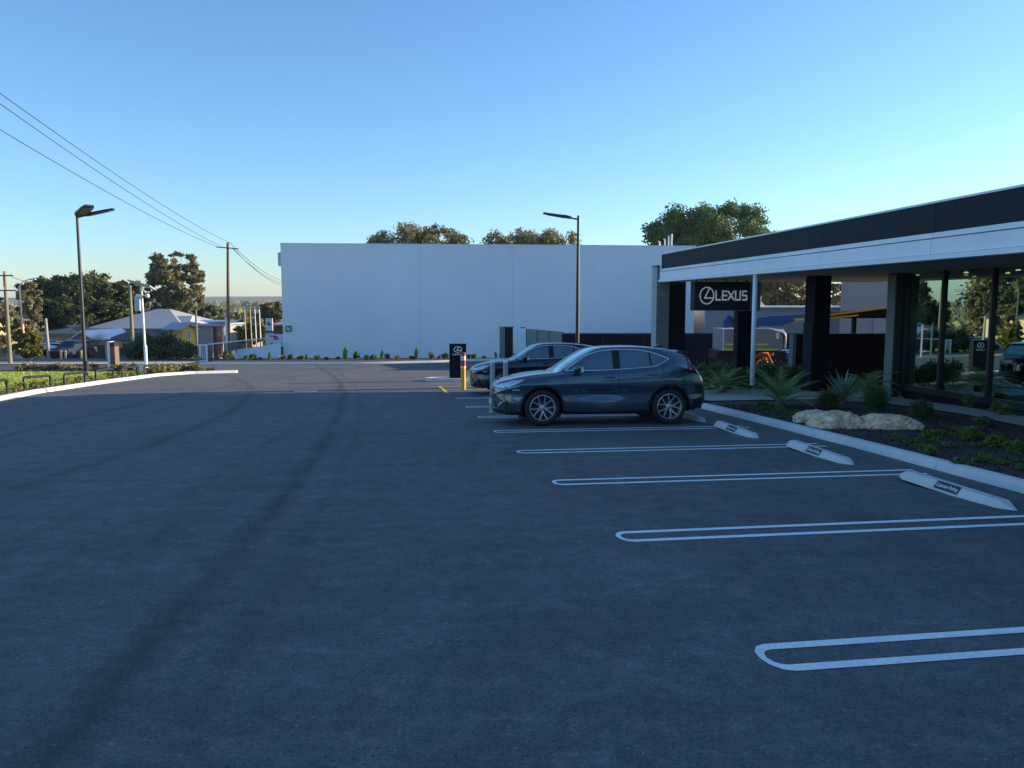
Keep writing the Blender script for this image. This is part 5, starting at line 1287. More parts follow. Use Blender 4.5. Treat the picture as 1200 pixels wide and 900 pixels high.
house('house with dark tiled roof and cream chimney behind the parked cars', X(40, 86), X(92, 86), 86, 9, Z(402, 86), Z(381, 86) - Z(402, 86), 4.2, 'grey_wall', 'dark_roof', wins=((X(62, 86), X(68, 86), Z(409, 86), Z(404, 86)),), chimney=(X(76, 85), 85.2, Z(404, 85), X(84, 85) - X(76, 85), Z(386.5, 85)))
yh = house('bright yellow gabled house behind the right end of the dark hedge', X(213, 80), X(229, 80), 80, 3, Z(386, 80), Z(378.5, 80) - Z(386, 80), 0, 'yellow_wall', 'pale_roof', 'gable', wins=((X(219.6, 80), X(222.8, 80), Z(398, 80), Z(386, 80)),))
for h_, px_, y_, a_ in ((yh, 221, 80, 50), (ch_, 142, 81, 35)):
    pv_ = Vector((X(px_, y_), y_, 0)); h_.matrix_world = Matrix.Translation(pv_) @ Matrix.Rotation(R(a_), 4, 'Z') @ Matrix.Translation(-pv_)
gh = house('plain grey rendered building with pale roof right of the yellow house', X(229, 90), X(248.5, 90), 90, 10, Z(381, 90), Z(376.5, 90) - Z(381, 90), 4, 'grey_wall', 'pale_roof')
MB().box((X(248.6, 90), 90.3, G(90)), (X(252.5, 90), 92, Z(382, 90))).build('brown_pier', M['dark_brick'], gh)
house('small pale gabled house between the grey building and the brown pole', X(251, 105), X(263, 105), 105, 8, Z(391, 105), Z(381, 105) - Z(391, 105), 0, 'grey_wall', 'pale_roof', 'gable')
house('low pale-roofed house right of the brown pole behind the fence', X(268, 100), X(284, 100), 100, 8, Z(391, 100), 1.1, 3, 'cream', 'pale_roof')
house('brown flat-eaved house peeping out left of the white building corner', X(318, 96), X(345, 96), 96, 9, Z(380.5, 96), .5, 2, 'dark_brick', 'beige_roof')
# dark green boundary fence behind the parked cars
def board_fence(label, xa, xb, y, top, mt, n=24):
    r = empty('board_fence', label, 'fence', (xa, y, G(y))); L_ = (xb - xa) / n; o = MB().box((0, 0, -.2), (L_ - .02, .03, top)).build('board', M[mt], r)
    for k in range(1, n): c = o.copy(); COL.objects.link(c); c.parent = r; c.location = (k * L_, 0, .0)
    return r
M['green_fence'] = mat('green_sheet_fence', (.05, .09, .085), .6)
board_fence('dark green sheet fence behind the cars parked across the road', X(62, 80), X(122, 80), 80, Z(404, 80) - G(80), 'green_fence')
board_fence('weathered grey fence in front of the cream cottage', X(134, 74), X(153, 74), 74, Z(407.5, 74) - G(74), 'pole_wood', 16)
# more houses to the left, mirrored in the showroom glass and seen from a step aside
hx = [(-58, 66, 'dark_roof', 'cream'), (-74, 80, 'pale_roof', 'grey_wall'), (-92, 74, 'red_roof', 'cream'), (-104, 96, 'beige_roof', 'pink_wall'), (-72, 52, 'beige_roof', 'cream')]
for (x, y, rf, wl2), l_ in zip(hx, ('dark-roofed cream house beyond the left edge of the photo', 'pale-roofed grey house beyond the left edge of the photo', 'red-roofed house far beyond the left edge of the photo', 'beige-roofed pink house far beyond the left edge of the photo', 'beige-roofed cream house across the road beyond the left edge')):
    house(l_, x, x + 12, y, 9, G(y) + 3.0, 2.3, 4, wl2, rf, wins=((x + 2, x + 4, G(y) + 1, G(y) + 2.2), (x + 7, x + 9, G(y) + 1, G(y) + 2.2)))
# distant suburb below the hills
FG = 'distant houses in the valley below the hills'
far = [(255, 374, 180, 'dark_roof'), (262, 369, 260, 'pale_roof'), (247, 371.5, 210, 'red_roof'), (273, 366.5, 300, 'dark_roof'), (280, 371, 230, 'pale_roof'), (285, 376, 170, 'dark_roof'), (258, 366, 340, 'beige_roof'), (268, 376, 160, 'pale_roof'), (292, 368, 280, 'red_roof'), (243, 375, 170, 'pale_roof'), (276, 380, 140, 'beige_roof'), (300, 372, 220, 'pale_roof')]
RN = {'dark_roof': 'dark', 'pale_roof': 'pale', 'red_roof': 'red', 'beige_roof': 'beige'}
for i, (px, py, y, rf) in enumerate(far):
    x = Q(px, py, y).x; z = Q(px, py, y).z; w = 6 + (i * 37 % 5)
    house(f'{RN[rf]}-roofed distant house in the valley, ' + ['left of the brown pole', 'high on the left slope', 'near the yellow house', 'just right of the brown pole top', 'between the pole and the flagpoles', 'behind the leftmost flagpole', 'farthest up near the hills', 'right beside the brown pole', 'behind the second flagpole', 'above the grey building', 'low behind the fence', 'behind the third flagpole'][i],
          x - w, x + w * .6, y, 8, z - 1.8, 1.8, 3, ('cream', 'grey_wall', 'pink_wall')[i % 3], rf, group=FG, wins=((x - w * .5, x - w * .5 + 1.4, z - 3.2, z - 2.2),))

# ================================================================ small far cars
def far_car(label, px0, px1, y, paint, ang=0, suv=True, grp='cars parked across the road'):
    a, b = Q(px0, 415, y), Q(px1, 415, y); W2 = 4.3; root = empty('parked_car', label, 'car', ((a.x + b.x) / 2, y, G(y)), R(ang), grp)
    h = 1.62 if suv else 1.42
    side = [(-2.1, .35), (-2.12, .72), (-1.95, .86), (-1.0, .98), (-.35, h - .08), (0, h), (1.1, h), (1.6, h - .12), (1.95, 1.0), (2.08, .9), (2.1, .4)]
    m = MB(); n = len(side); vs = []
    for y_, sc in ((-.85, 0), (-.62, 1), (.62, 1), (.85, 0)):
        for x, z in side: vs.append((x, (y_ if z < 1.0 or sc else (-.62 if y_ < 0 else .62) * 1.08), z if sc or z < 1.0 else z - .05))
    fs = [(i, (i + 1) % n, n * k + n + (i + 1) % n, n * k + n + i) if False else (n * k + i, n * k + (i + 1) % n, n * (k + 1) + (i + 1) % n, n * (k + 1) + i) for k in range(3) for i in range(n)]
    fs += [tuple(range(n)), tuple(range(3 * n, 4 * n))]
    m.add(vs, fs); m.build('body', M[paint], root, angle=35)
    for sy in (1, -1):
        MB().extr([(-.85, 1.02), (-.33, h - .16), (.55, h - .12), (.55, 1.02)], 'y', .70 * sy, .735 * sy).build('side_window', M['win_dark'], root); MB().extr([(.62, 1.02), (.62, h - .12), (1.2, h - .14), (1.6, 1.05)], 'y', .70 * sy, .735 * sy).build('side_window', M['win_dark'], root)
        for xx in (-1.32, 1.3): MB().lathe([(0, 0), (.2, 0), (.31, .02), (.33, .06), (.33, .2), (0, .2)], 16, 'y', c=(xx, (-.87 if sy < 0 else .67), .33)).build('wheel', M['rubber'], root)
        MB().box((-2.14, sy * .7 - .16, .70), (-2.08, sy * .7 + .12, .82)).build('headlight', M['lens'], root); MB().box((2.07, sy * .7 - .12, .75), (2.13, sy * .7 + .12, .98)).build('tail_light', M['tail'], root)
    MB().add([(-.98, -.6, 1.0), (-.98, .6, 1.0), (-.42, .52, h - .1), (-.42, -.52, h - .1)], [(0, 1, 2, 3)]).build('windscreen', M['win_dark'], root).location = (-.03, 0, .03)
    MB().add([(1.92, -.58, 1.05), (1.92, .58, 1.05), (1.62, .52, h - .17), (1.62, -.52, h - .17)], [(0, 1, 2, 3)]).build('rear_window', M['win_dark'], root).location = (.03, 0, .03)
M['paint_silver'] = car_paint('silver_car_paint', (.42, .46, .52)); M['paint_maroon'] = car_paint('maroon_car_paint', (.08, .012, .02)); M['paint_black'] = car_paint('black_car_paint', (.012, .013, .018))
far_car('silver car parked leftmost across the road', 41, 59, 72, 'paint_silver', 35, False)
far_car('maroon car parked between the silver and the dark one across the road', 58, 72, 73, 'paint_maroon', 70)
far_car('dark four-wheel drive parked rightmost across the road', 77, 94, 72, 'paint_black', 80)
for px, l_ in ((70.5, 'left white verge post between the parked cars'), (76, 'middle white verge post between the parked cars'), (94.5, 'right white verge post beside the dark four-wheel drive')):
    a = Q(px, 412, 68); tag(MB().box((a.x - .07, 68, G(68) - .1), (a.x + .07, 68.14, a.z + .1)).build('verge_post', M['cream']), l_, 'post', 'white verge posts')

# ================================================================ TREES AND PLANTS
def leaves(centers, radii, n, size, flat=.75):
    """n leaf-sized quads spread through ellipsoids"""
    centers = np.array(centers, float); radii = np.array(radii, float); vol = radii.prod(1) ** .72; idx = rng.choice(len(centers), n, p=vol / vol.sum())
    d = rng.normal(size=(n, 3)); d /= np.linalg.norm(d, axis=1)[:, None]; r = rng.uniform(0, 1, n) ** .55 * rng.uniform(.7, 1.35, n)
    p = centers[idx] + d * r[:, None] * radii[idx]
    u = rng.normal(size=(n, 3)); u /= np.linalg.norm(u, axis=1)[:, None]; w = np.cross(u, rng.normal(size=(n, 3))); w /= np.linalg.norm(w, axis=1)[:, None]
    s = size * rng.uniform(.6, 1.35, n)[:, None]; a = u * s; b = w * s * .5
    v = np.stack([p - a, p - b * 1.0, p + a, p + b * 1.0], 1).reshape(-1, 3)
    return v
def mesh_quads(name, v, material, parent=None):
    n = len(v) // 4; me = bpy.data.meshes.new(name); me.vertices.add(len(v)); me.vertices.foreach_set('co', v.astype(np.float32).ravel())
    me.loops.add(n * 4); me.loops.foreach_set('vertex_index', np.arange(n * 4, dtype=np.int32)); me.polygons.add(n); me.polygons.foreach_set('loop_start', np.arange(0, n * 4, 4, dtype=np.int32))
    me.update(calc_edges=True); me.materials.append(material); return link_mesh(name, me, parent)
def tree(label, px0, px1, ptop, pbase, y, mt, n=9000, size=.22, bark='bark', clumps=26, open_=.3, dome=.5, group='trees beyond the road', name='tree', lobes=None, trunk_r=.3, zbase=None):
    """crown spans px0..px1 and ptop..pbase in the photo at distance y; dome: how round its top is"""
    xa, xb = Q(px0, ptop, y).x, Q(px1, ptop, y).x; zt, zb = Q(px0, ptop, y).z, Q(px0, pbase, y).z
    g = G(y) if zbase is None else zbase; cx = (xa + xb) / 2; rx = (xb - xa) / 2; rz = (zt - zb) / 2; cz = (zt + zb) / 2
    root = empty(name, label, 'tree', (cx, y, g), 0, group); cc = []; rr = []
    n = int(n * 1.6)
    for k in range(int(clumps * 3.4)):
        for _ in range(60):
            q = rng.uniform(-1, 1, 3)
            if (abs(q[0]) ** 2.2 + abs(q[1]) ** 2.2 + (max(q[2], 0) ** (2.2 / max(dome, .2)) + max(-q[2], 0) ** 3)) < 1 and (np.linalg.norm(q) > open_ or rng.random() < .2): break
        cr = rng.uniform(.07, .19) * min(rx, rz * 1.6)
        c = np.array([q[0] * (rx - cr * .8), q[1] * rx * .75, cz - g + q[2] * (rz - cr * .5)]); cc.append(c); rr.append([cr * rng.uniform(.9, 1.35), cr, cr * rng.uniform(.6, .95)])
    if lobes:
        for (lx, lz, lr) in lobes: p = Q(lx, lz, y); cc.append([p.x - cx, 0, p.z - g]); rr.append([lr, lr, lr * .7])
    cr0 = mesh_quads('crown', leaves(cc, rr, n, size), M[mt], root)
    t = MB(); tz_ = max(.8, zb - g + .3 * rz); t.tube([(0, 0, -.3), (.1, 0, tz_ * .5), (-.1, .1, tz_)], [trunk_r * 1.2, trunk_r * .9, trunk_r * .7], 8); t.build('trunk', M[bark], root, smooth=True)
    b = MB()
    for c in cc[:16]:
        c = Vector(c); m_ = Vector((c.x * .45, c.y * .45, tz_ + (c.z - tz_) * .4)); b.tube([(-.1, .1, tz_ - .3), m_, c], [trunk_r * .45, trunk_r * .25, trunk_r * .08], 5)
    lb_ = b.build('limbs', M[bark], root, smooth=True); lb_['kind'] = 'stuff'
    return root
# big trees across the road
tree('broad dark evergreen tree with gaps of sky behind the left lamp post', 38, 150, 319, 392, 98, 'tree_dark', 22000, .24, clumps=46, open_=.3, dome=.45)
tree('tall open gum tree with lit patches right of the camera mast', 170, 240, 293, 378, 104, 'tree_gum', 20000, .2, 'pale_bark', 40, .25, .7)
tree('low dark tree filling the gap between the broad evergreen and the gum', 128, 178, 325, 390, 110, 'tree_dark', 7000, .28, clumps=22, open_=.2)
tree('second dark evergreen standing behind the houses at far left', 30, 100, 345, 405, 90, 'tree_dark', 9000, .26, clumps=30, open_=.2)
tree('pale feathery tree right of the left utility pole', 15, 48, 330, 400, 76, 'tree_pale', 6500, .2, 'pale_bark', 24, .2, .7)
tree('greyish bushy tree at the left edge of the photo', -30, 22, 352, 418, 72, 'tree_gum', 6000, .2, clumps=24, open_=.2)
tree('round olive-green bush beside the silver car', 17, 49, 384, 420, 66, 'tree_olive', 6500, .14, clumps=26, open_=.2, trunk_r=.12, name='bush')
tree('yellowish tree crown above the roof of the big pale house', 124, 158, 357, 384, 100, 'tree_olive', 3000, .2, clumps=14)
tree('mid-green tree right of the gum behind the yellow house', 225, 262, 357, 382, 130, 'tree_gum', 5000, .28, clumps=22, open_=.2)
tree('small tree behind the flagpoles', 262, 296, 372, 400, 120, 'tree_olive', 4500, .24, clumps=20, open_=.2)
tree('rounded brown-green tree left of the white building corner', 296, 340, 354, 392, 125, 'tree_gum', 6500, .28, clumps=28, open_=.2)
tree('dark-topped tree leaning on the white building corner', 310, 345, 352, 378, 150, 'tree_dark', 3500, .3, clumps=14)
tree('green shrubs behind the flagpoles and fence', 276, 312, 378, 404, 84, 'tree_olive', 4500, .16, clumps=24, open_=.2, name='bush', trunk_r=.12)
# trees above the white building
tree('flat-topped gum rising above the white building, left one', 428, 555, 260, 335, 96, 'tree_gum', 20000, .16, 'pale_bark', 50, .3, .8, group='trees behind the white building', trunk_r=.4)
tree('sparse russet-tinted gum above the white building, behind the single-head lamp', 552, 690, 261, 335, 100, 'tree_gum', 17000, .16, 'pale_bark', 34, .3, .8, group='trees behind the white building', trunk_r=.4)
tree('large dense green tree rising behind the showroom canopy', 752, 914, 234, 345, 92, 'tree_green', 48000, .18, 'bark', 60, .3, .85, group='trees behind the white building', trunk_r=.5)
tree('sunlit tree seen through the gap right of the black sign', 885, 952, 318, 366, 88, 'tree_gum', 6500, .22, clumps=30, open_=.2, group='trees behind the white building')
tree('small tree seen between the dark column and the pale warehouse', 968, 992, 330, 368, 86, 'tree_pale', 3000, .2, clumps=14, group='trees behind the white building')
# trees beyond the left edge (mirrored in the glass)
for i, (x, y, h, w, mt) in enumerate(((-52, 74, 8, 6, 'tree_dark'), (-64, 90, 11, 7, 'tree_gum'), (-78, 96, 12, 9, 'tree_dark'), (-92, 100, 13, 9, 'tree_dark'), (-108, 92, 12, 9, 'tree_gum'), (-84, 66, 8, 5, 'tree_dark'), (-118, 80, 12, 9, 'tree_dark'))):
    g = G(y); cc = []; rr = []
    root = empty('tree', ['dark rounded tree beyond the left edge, nearest the road', 'gum tree beyond the left edge behind the dark-roofed house', 'large dark tree beyond the left edge behind the pale roof', 'tall dark tree far beyond the left edge', 'tall gum far beyond the left edge', 'small dark tree beyond the left edge among the houses', 'outermost dark tree beyond the left edge'][i], 'tree', (x, y, g), 0, 'trees beyond the left edge')
    for k in range(22):
        q = rng.normal(size=3); q /= np.linalg.norm(q); r_ = rng.uniform(.4, 1); cc.append([q[0] * w * .75 * r_, q[1] * w * .75 * r_, h * .62 + q[2] * h * .3 * r_]); s_ = rng.uniform(.22, .34) * w; rr.append([s_, s_, s_ * .7])
    mesh_quads('crown', leaves(cc, rr, 4200, .4), M[mt], root); MB().tube([(0, 0, -.3), (.1, 0, h * .5)], [.35, .2], 8).build('trunk', M['bark'], root)
# woodland mass behind the camera and far-off bush in the valley
def mass(name, label, boxes, n, size, mt):
    vs = []
    for (x0, x1, y0, y1, h) in boxes:
        k = n // len(boxes); x = rng.uniform(x0, x1, k); y = rng.uniform(y0, y1, k); hh = h * (.55 + .45 * np.abs(np.sin(x * .21 + 1.3) * np.cos(x * .083 + y * .05)))
        z = np.interp(y, GY, GZ) + rng.uniform(0, 1, k) ** .7 * hh; p = np.stack([x, y, z], 1)
        u = rng.normal(size=(k, 3)); u /= np.linalg.norm(u, axis=1)[:, None]; w = np.cross(u, rng.normal(size=(k, 3))); w /= np.linalg.norm(w, axis=1)[:, None]; s = size * rng.uniform(.6, 1.3, k)[:, None]
        vs.append(np.stack([p - u * s, p - w * s * .6, p + u * s, p + w * s * .6], 1).reshape(-1, 3))
    return tag(mesh_quads(name, np.concatenate(vs), M[mt]), kind='stuff')
mass('distant_bush', '', [(-260, -60, 140, 420, 6), (-240, -40, 120, 200, 4.5), (-700, -150, 420, 900, 8), (-60, 60, 120, 240, 7)], 44000, 1.0, 'tree_gum')
mass('distant_bush', '', [(-1400, -300, 900, 2300, 14), (-300, 300, 700, 2000, 12)], 20000, 4.5, 'tree_gum')
mass('woodland', '', [(-60, 70, -42, -34, 3.6)], 12000, .8, 'tree_dark')

# hedge across the road
hc = []; hr = []
for k in range(34): px = rng.uniform(150, 222); top = np.interp(px, [150, 165, 185, 205, 222], [405, 394, 388, 392, 404]); py = rng.uniform(top + 5, 417); p = Q(px, py, 60 + rng.uniform(-1, 2)); hc.append([p.x, p.y, p.z]); hr.append([.75, .7, .5])
he = empty('hedge', 'large dark rounded hedge in front of the pale-roofed house', 'hedge', (0, 0, 0)); mesh_quads('foliage', leaves(hc, hr, 12000, .11), M['tree_dark'], he)
MB().tube([(Q(186, 418, 60.5).x, 60.5, G(60) - .2), (Q(186, 400, 60.5).x, 60.5, Q(186, 400, 60).z)], .15, 8).build('trunk', M['bark'], he)

def clump_plant(name, label, c, r, n, size, mt, group=None, cat='shrub', stems=True, lump=7):
    root = empty(name, label, cat, c, 0, group); cc = []; rr = []
    for k in range(lump):
        a = rng.uniform(0, 6.28); q = rng.uniform(0, .55); cc.append([math.cos(a) * q * r[0], math.sin(a) * q * r[1], r[2] * rng.uniform(.35, .75)]); s = rng.uniform(.4, .6); rr.append([r[0] * s, r[1] * s, r[2] * s * .7])
    mesh_quads('foliage', leaves(cc, rr, n, size), M[mt], root)
    if stems: MB().tube([(0, 0, -.05), (.02, 0, r[2] * .6)], [.03, .015], 5).build('stem', M['bark'], root)
    return root
# seedlings in the bed before the white building: one of each kind, then copies
SG_ = 'young shrubs planted along the foot of the white building'
protos = [clump_plant('young_shrub', 'young dark shrub in the planting row below the white building', (0, 0, 0), (r_, r_, h_), 260, .085, 'shrub', SG_, 'shrub', lump=5) for r_, h_ in ((.26, .42), (.22, .32), (.36, .36), (.16, .62))]
def far_row():
    pts = []
    for k in range(34):
        px = 240 + k * 10.9 + rng.uniform(-4.5, 4.5)
        if px > 603: break
        y = np.interp(px, [240, 420, 520, 603], [52.3, 53.2, 55.2, 58.6]) + rng.uniform(-.4, .4); pts.append((Q(px, 420, y).x, y))
    return pts
for i, (x, y) in enumerate(far_row()):
    pr3 = protos[i % 4]; o = pr3 if i < 4 else copy_tree(pr3); o.location = (x, y, G(y) + .08); o.rotation_euler = (0, 0, rng.uniform(0, 6)); s = rng.uniform(.6, 1.3); o.scale = (s, s, s * rng.uniform(.8, 1.2))
# plants of the lawn bed
LG = 'low grey-green plants in the bed behind the lawn'
lp = [clump_plant('bed_plant', 'low grey-green bushy plant in the bed behind the lawn', (0, 0, 0), (.55, .5, h_), 420, .07, mt, LG, 'plant', lump=7) for h_, mt in ((.36, 'tree_olive'), (.30, 'tree_gum'), (.34, 'tree_pale'))]
spots = [(px, rng.uniform(40.2, 41.8)) for px in np.linspace(22, 160, 20)] + [(px, rng.uniform(38.2, 40.9)) for px in np.linspace(184, 246, 15)] + [(px, rng.uniform(37.3, 38.6)) for px in np.linspace(190, 235, 7)]
for i, (px, y) in enumerate(spots):
    o = lp[i % 3] if i < 3 else copy_tree(lp[i % 3]); x = Q(px, 434, y).x; x = min(x, -16.9 if y < 39.5 else -15.4); o.location = (x, y, G(y) + .07); o.rotation_euler = (0, 0, rng.uniform(0, 6)); s = rng.uniform(.6, 1.1); o.scale = (s, s, s * rng.uniform(.8, 1.2))
# border seedlings behind the left kerb
BG = 'tiny seedlings in the mulch strip behind the left kerb'; bp_ = clump_plant('seedling', 'tiny leafy seedling in the mulch strip behind the left kerb', (0, 0, 0), (.16, .16, .2), 60, .04, 'tree_olive', BG, 'plant', False, 3)
for i in range(44):
    t = i / 43; y = 17 + 19 * t; x = float(np.interp(y, [8, 22.43, 25.52, 31, 36.71], [-13.4, -14.58, -15.33, -16.0, -16.45])) - .45 + rng.uniform(-.18, .15)
    o = bp_ if i == 0 else copy_tree(bp_); o.location = (x, y, G(y) + .08); s = rng.uniform(.6, 1.5); o.scale = (s, s, s); o.rotation_euler = (0, 0, rng.uniform(0, 6))

# lawn blades
def grass():
    n = 42000; y = 14 + 25.3 * rng.uniform(0, 1, n) ** .8; k = np.interp(y, [8, 22.43, 25.52, 31, 36.71, 40], [-14.3, -15.5, -16.25, -16.9, -17.4, -18.9]); x = k - rng.uniform(0, 1, n) ** 1.2 * 19
    z = np.interp(y, GY, GZ) + .07; h = rng.uniform(.035, .09, n); a = rng.uniform(0, 6.28, n); w = .012 + .0006 * y
    bx, by = np.cos(a) * w, np.sin(a) * w; lx, ly = rng.normal(0, .02, n), rng.normal(0, .02, n)
    v = np.empty((n, 3, 3)); v[:, 0] = np.stack([x - bx, y - by, z], 1); v[:, 1] = np.stack([x + bx, y + by, z], 1); v[:, 2] = np.stack([x + lx, y + ly, z + h], 1)
    me = bpy.data.meshes.new('grass'); me.vertices.add(n * 3); me.vertices.foreach_set('co', v.astype(np.float32).ravel()); me.loops.add(n * 3); me.loops.foreach_set('vertex_index', np.arange(n * 3, dtype=np.int32)); me.polygons.add(n); me.polygons.foreach_set('loop_start', np.arange(0, n * 3, 3, dtype=np.int32)); me.update(calc_edges=True); me.materials.append(M['grass'])
    return tag(link_mesh('grass', me), kind='stuff')
grass()

# ---- garden bed on the right
def blade(mb, base, az, L_, w, rise, droop, n=5, fold=.25, m=0):
    base = Vector(base); d = Vector((math.cos(az), math.sin(az), 0)); s = Vector((-d.y, d.x, 0)); vs = []; p = base.copy(); ang = rise
    for i in range(n + 1):
        t = i / n; ww = w * (1 - t ** 2.2) * (.55 + .9 * min(t * 3, 1) * .5) + .001
        up = Vector((-d.x * math.sin(ang), -d.y * math.sin(ang), math.cos(ang))); vs += [p - s * ww + up * ww * fold, p.copy(), p + s * ww + up * ww * fold]
        p = p + (d * math.cos(ang) + Vector((0, 0, 1)) * math.sin(ang)) * L_ / n; ang -= droop / n
    fs = []
    for i in range(n): a = i * 3; fs += [(a, a + 1, a + 4, a + 3), (a + 1, a + 2, a + 5, a + 4)]
    mb.add(vs, fs, m)
def agave(label, c, n, L_, w=.055, mt='agave'):
    root = empty('spiky_plant', label, 'plant', c, rng.uniform(0, 6))
    for k in range(n):
        m = MB(); f = k / n; rise = R(25 + 55 * f + rng.uniform(-6, 6)); blade(m, (0, 0, .05 + .1 * f), k * 2.39996, L_ * rng.uniform(.8, 1.05), w, rise, R(14), 5, .45); m.build('leaf', M[mt], root, smooth=True, fix=False)
    MB().tube([(0, 0, -.05), (0, 0, .16)], [.07, .05], 8).build('stem', M['bark'], root)
def cycad(label, c, n, L_, mt='cycad', rise0=20, leaf=.16, droop=60):
    root = empty('cycad', label, 'plant', c, rng.uniform(0, 6))
    for k in range(n):
        m = MB(); az = k * 2.39996 + rng.uniform(-.1, .1); f = k / n; ang = R(rise0 + 48 * f + rng.uniform(-6, 6)); Lk = L_ * rng.uniform(.8, 1.05); d = Vector((math.cos(az), math.sin(az), 0)); s = Vector((-d.y, d.x, 0)); p = Vector((0, 0, .12)); pts = [p.copy()]; N_ = 20
        for i in range(N_):
            p = p + (d * math.cos(ang) + Vector((0, 0, 1)) * math.sin(ang)) * Lk / N_; pts.append(p.copy()); ang -= R(droop) / N_
            if i < 3: continue
            t = i / N_; ll = leaf * math.sin(math.pi * min(1, .18 + t * .8)) + .03; fwd = (d * math.cos(ang) + Vector((0, 0, 1)) * math.sin(ang)); up = Vector((0, 0, 1))
            for sg in (1, -1):
                tip = p + s * sg * ll + fwd * ll * .55 + up * ll * .22; b0 = p - fwd * .014; b1 = p + fwd * .014; m.add([b0, tip, b1], [(0, 1, 2)])
        m.tube(pts[::4], [.012, .010, .008, .006, .004, .003][:len(pts[::4])], 4); o = m.build('frond', M[mt], root, fix=False)
    MB().lathe([(.09, -.05), (.12, .08), (.09, .2), (0, .22)], 10).build('trunk', M['bark'], root)
def gb_(px, py): p = P(px, py, .1); return (p.x, p.y, p.z)
agave('blue-green spiky rosette plant left of the path, in front of the boulders', gb_(987, 473), 34, .85, .04)
cycad('large arching palm-like plant standing in front of the grey path', gb_(914, 478), 26, 1.15, rise0=30, droop=50)
cycad('tan-centred palm-like plant against the low dark wall left of the glass corner', (Q(1017, 440, 21.3).x, 21.3, G(21.3) + .35), 22, .95, 'cycad', 10, droop=60)
cycad('palm-like plant in the planting behind the rear of the blue-grey car', gb_(846, 461), 26, 1.05, rise0=22)
cycad('palm-like plant left of the silver post, deepest in the green planting', gb_(829, 455), 20, 1.0, rise0=22)
cycad('wide palm-like plant in the green planting right of the silver post', gb_(934, 455), 26, 1.35, rise0=20)
cycad('small palm-like plant at the foot of the black sign column', gb_(866, 456), 20, .95, rise0=20)
GG = 'leafy shrubs in the planting under the canopy'
gp_ = [clump_plant('leafy_shrub', 'low dark leafy shrub in the dense planting between path and canopy', (0, 0, 0), (.45, .40, h_), 900, .05, 'shrub', GG, 'shrub', lump=9) for h_ in (.75, .6)]
for i in range(34):
    px = rng.uniform(822, 948); yy = np.interp(px, [824, 905, 945], [24.9, 25.6, 26.6]) + rng.uniform(.3, 2.6); p = Q(px, 450, yy); p = (p.x, yy, G(yy) + .1)
    o = gp_[i % 2] if i < 2 else copy_tree(gp_[i % 2]); o.location = p; o.rotation_euler = (0, 0, rng.uniform(0, 6)); s = rng.uniform(.7, 1.15); o.scale = (s, s, s)
for px, py, r_, l_ in ((970, 479, .26, 'clipped round shrub just left behind the boulders'), (1025, 479.5, .30, 'largest clipped round shrub, behind the middle of the boulders'), (1078, 490, .22, 'clipped round shrub just right of the boulders')):
    c = gb_(px, py); cc = [[0, 0, r_ * .85]]; root = empty('round_shrub', l_, 'shrub', c, 0, 'clipped round shrubs around the boulders'); mesh_quads('foliage', leaves(cc + [[.05, 0, r_ * .8]], [[r_, r_, r_ * .92], [r_ * .9, r_ * .95, r_ * .9]], 3800, .022), M['box_shrub'], root); MB().tube([(0, 0, -.03), (0, 0, r_)], [.02, .01], 5).build('stem', M['bark'], root)
for px, py, r_, h_, mt, l_ in ((1019, 467, .22, .34, 'tree_dark', 'dark purple-green bush above the clipped round shrub'), (1062, 462, .25, .42, 'shrub', 'leafy bush at the foot of the glass corner column'), (1098, 470, .24, .42, 'shrub', 'leafy bush under the first glass panel'), (1137, 478, .24, .38, 'shrub', 'leafy bush under the second glass panel'), (1172, 487, .26, .30, 'lime_shrub', 'light green bush under the third glass panel'),
                              (1136, 516, .22, .22, 'lime_shrub', 'lime green bush in the right part of the garden bed'), (1091, 516, .18, .18, 'lime_shrub', 'low lime green tuft right below the boulders'), (1088, 533, .15, .12, 'lime_shrub', 'low bright green tuft beside the kerb'), (1167, 524, .16, .18, 'lime_shrub', 'small light tuft near the right edge of the garden bed'), (1190, 530, .22, .16, 'lime_shrub', 'pale green tuft at the right edge of the photo'), (1128, 546, .14, .1, 'shrub', 'small dark tuft between kerb and lime green bush'), (1150, 500, .2, .2, 'shrub', 'dark bush beside the narrow path'), (895, 478, .14, .16, 'shrub', 'small leafy plant at the kerb end of the garden bed')):
    clump_plant('garden_bush' if h_ > .2 else 'garden_tuft', l_, gb_(px, py), (r_, r_, h_), 520, .035, mt, None, 'bush' if h_ > .2 else 'plant')
CG = 'low creeping plants spread over the mulch of the garden bed'
cp_ = [clump_plant('creeping_plant', 'low creeping plant spread on the mulch of the garden bed', (0, 0, 0), (.2, .17, .09), 150, .028, mt, CG, 'plant', False, 5) for mt in ('shrub', 'tree_olive', 'shrub')]
done = 0
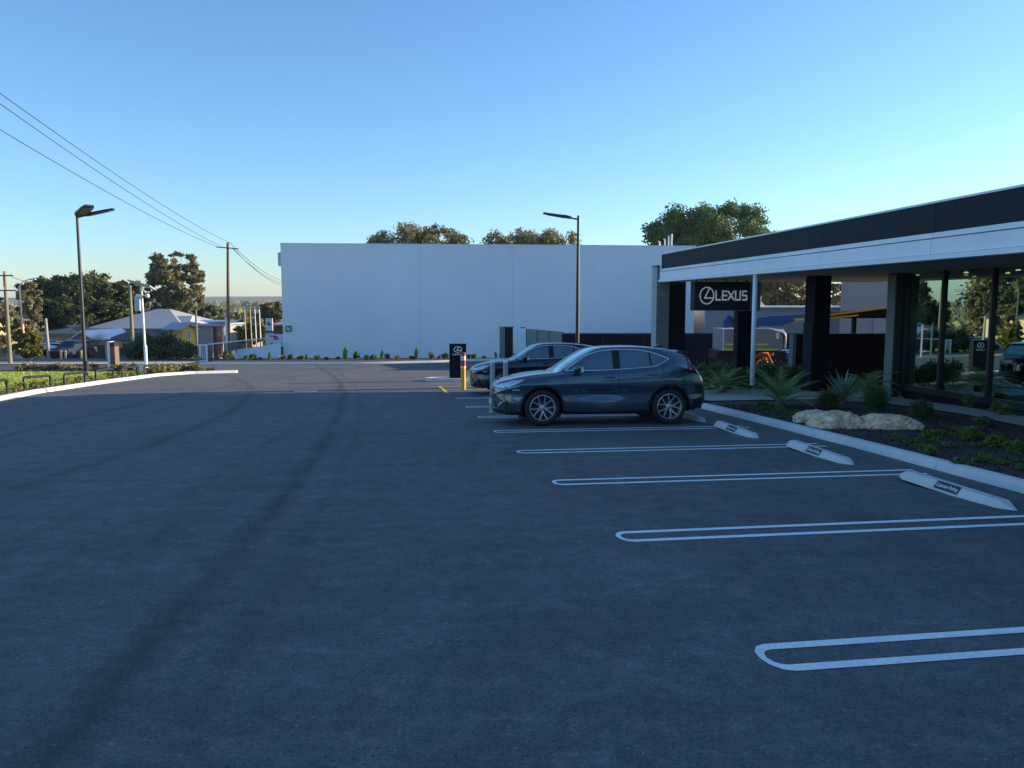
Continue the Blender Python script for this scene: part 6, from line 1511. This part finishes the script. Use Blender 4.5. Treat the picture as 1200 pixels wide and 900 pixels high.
for i in range(400):
    if done >= 70: break
    px = rng.uniform(845, 1195); lo = np.interp(px, [845, 1037, 1200], [476, 482, 512]) ; hi = np.interp(px, [820, 1000, 1200], [474, 513, 570]); 
    if hi - 10 < lo + 2: continue
    py = rng.uniform(lo + 2, hi - 9)
    if 940 < px < 1120 and py < 508: continue
    o = cp_[done % 3] if done < 3 else copy_tree(cp_[done % 3]); o.location = P(px, py, .1); s = rng.uniform(.4, .95); o.scale = (s, s, s); o.rotation_euler = (0, 0, rng.uniform(0, 6)); done += 1
# loose bark over the bed
def chips():
    n = 16000; y = rng.uniform(7.5, 20, n); xk = np.interp(y, [3, 9.08, 12.96, 16.6, 20.25], [6.45, 5.97, 5.65, 5.25, 4.83]); x = xk + .2 + rng.uniform(0, 1, n) * np.interp(y, [7.5, 14, 20], [6.2, 6.2, 2.6]); z = np.interp(y, GY, GZ) + .108
    p = np.stack([x, y, z], 1); u = rng.normal(size=(n, 3)); u[:, 2] *= .3; u /= np.linalg.norm(u, axis=1)[:, None]; w = np.cross(u, [0, 0, 1.0] + rng.normal(0, .3, (n, 3))); w /= np.linalg.norm(w, axis=1)[:, None]; s = rng.uniform(.015, .045, n)[:, None]
    return tag(mesh_quads('bark_chips', np.stack([p - u * s, p - w * s * .5, p + u * s, p + w * s * .5], 1).reshape(-1, 3), M['mulch_bits']), kind='stuff')
chips()
# palm by the totem
cycad('small yellow-green palm beside the dark green fence', (Q(113, 410, 76).x, 76, G(76) + 1.2), 18, 1.9, 'tree_olive', 20, .5)

# ================================================================ HAZE
hz = MB().box((-3000, -60, -26), (3000, 3800, 30)).build('haze', mat('tmp', (1, 1, 1)))
hm = bpy.data.materials.new('haze_air'); hm.use_nodes = True; nn = hm.node_tree.nodes; nn.clear(); ou = nn.new('ShaderNodeOutputMaterial'); pv = nn.new('ShaderNodeVolumePrincipled')
pv.inputs['Color'].default_value = (.8, .88, 1, 1); pv.inputs['Density'].default_value = .00014; pv.inputs['Anisotropy'].default_value = .3; hm.node_tree.links.new(pv.outputs[0], ou.inputs['Volume'])
hz.data.materials.clear(); hz.data.materials.append(hm); tag(hz, kind='stuff')
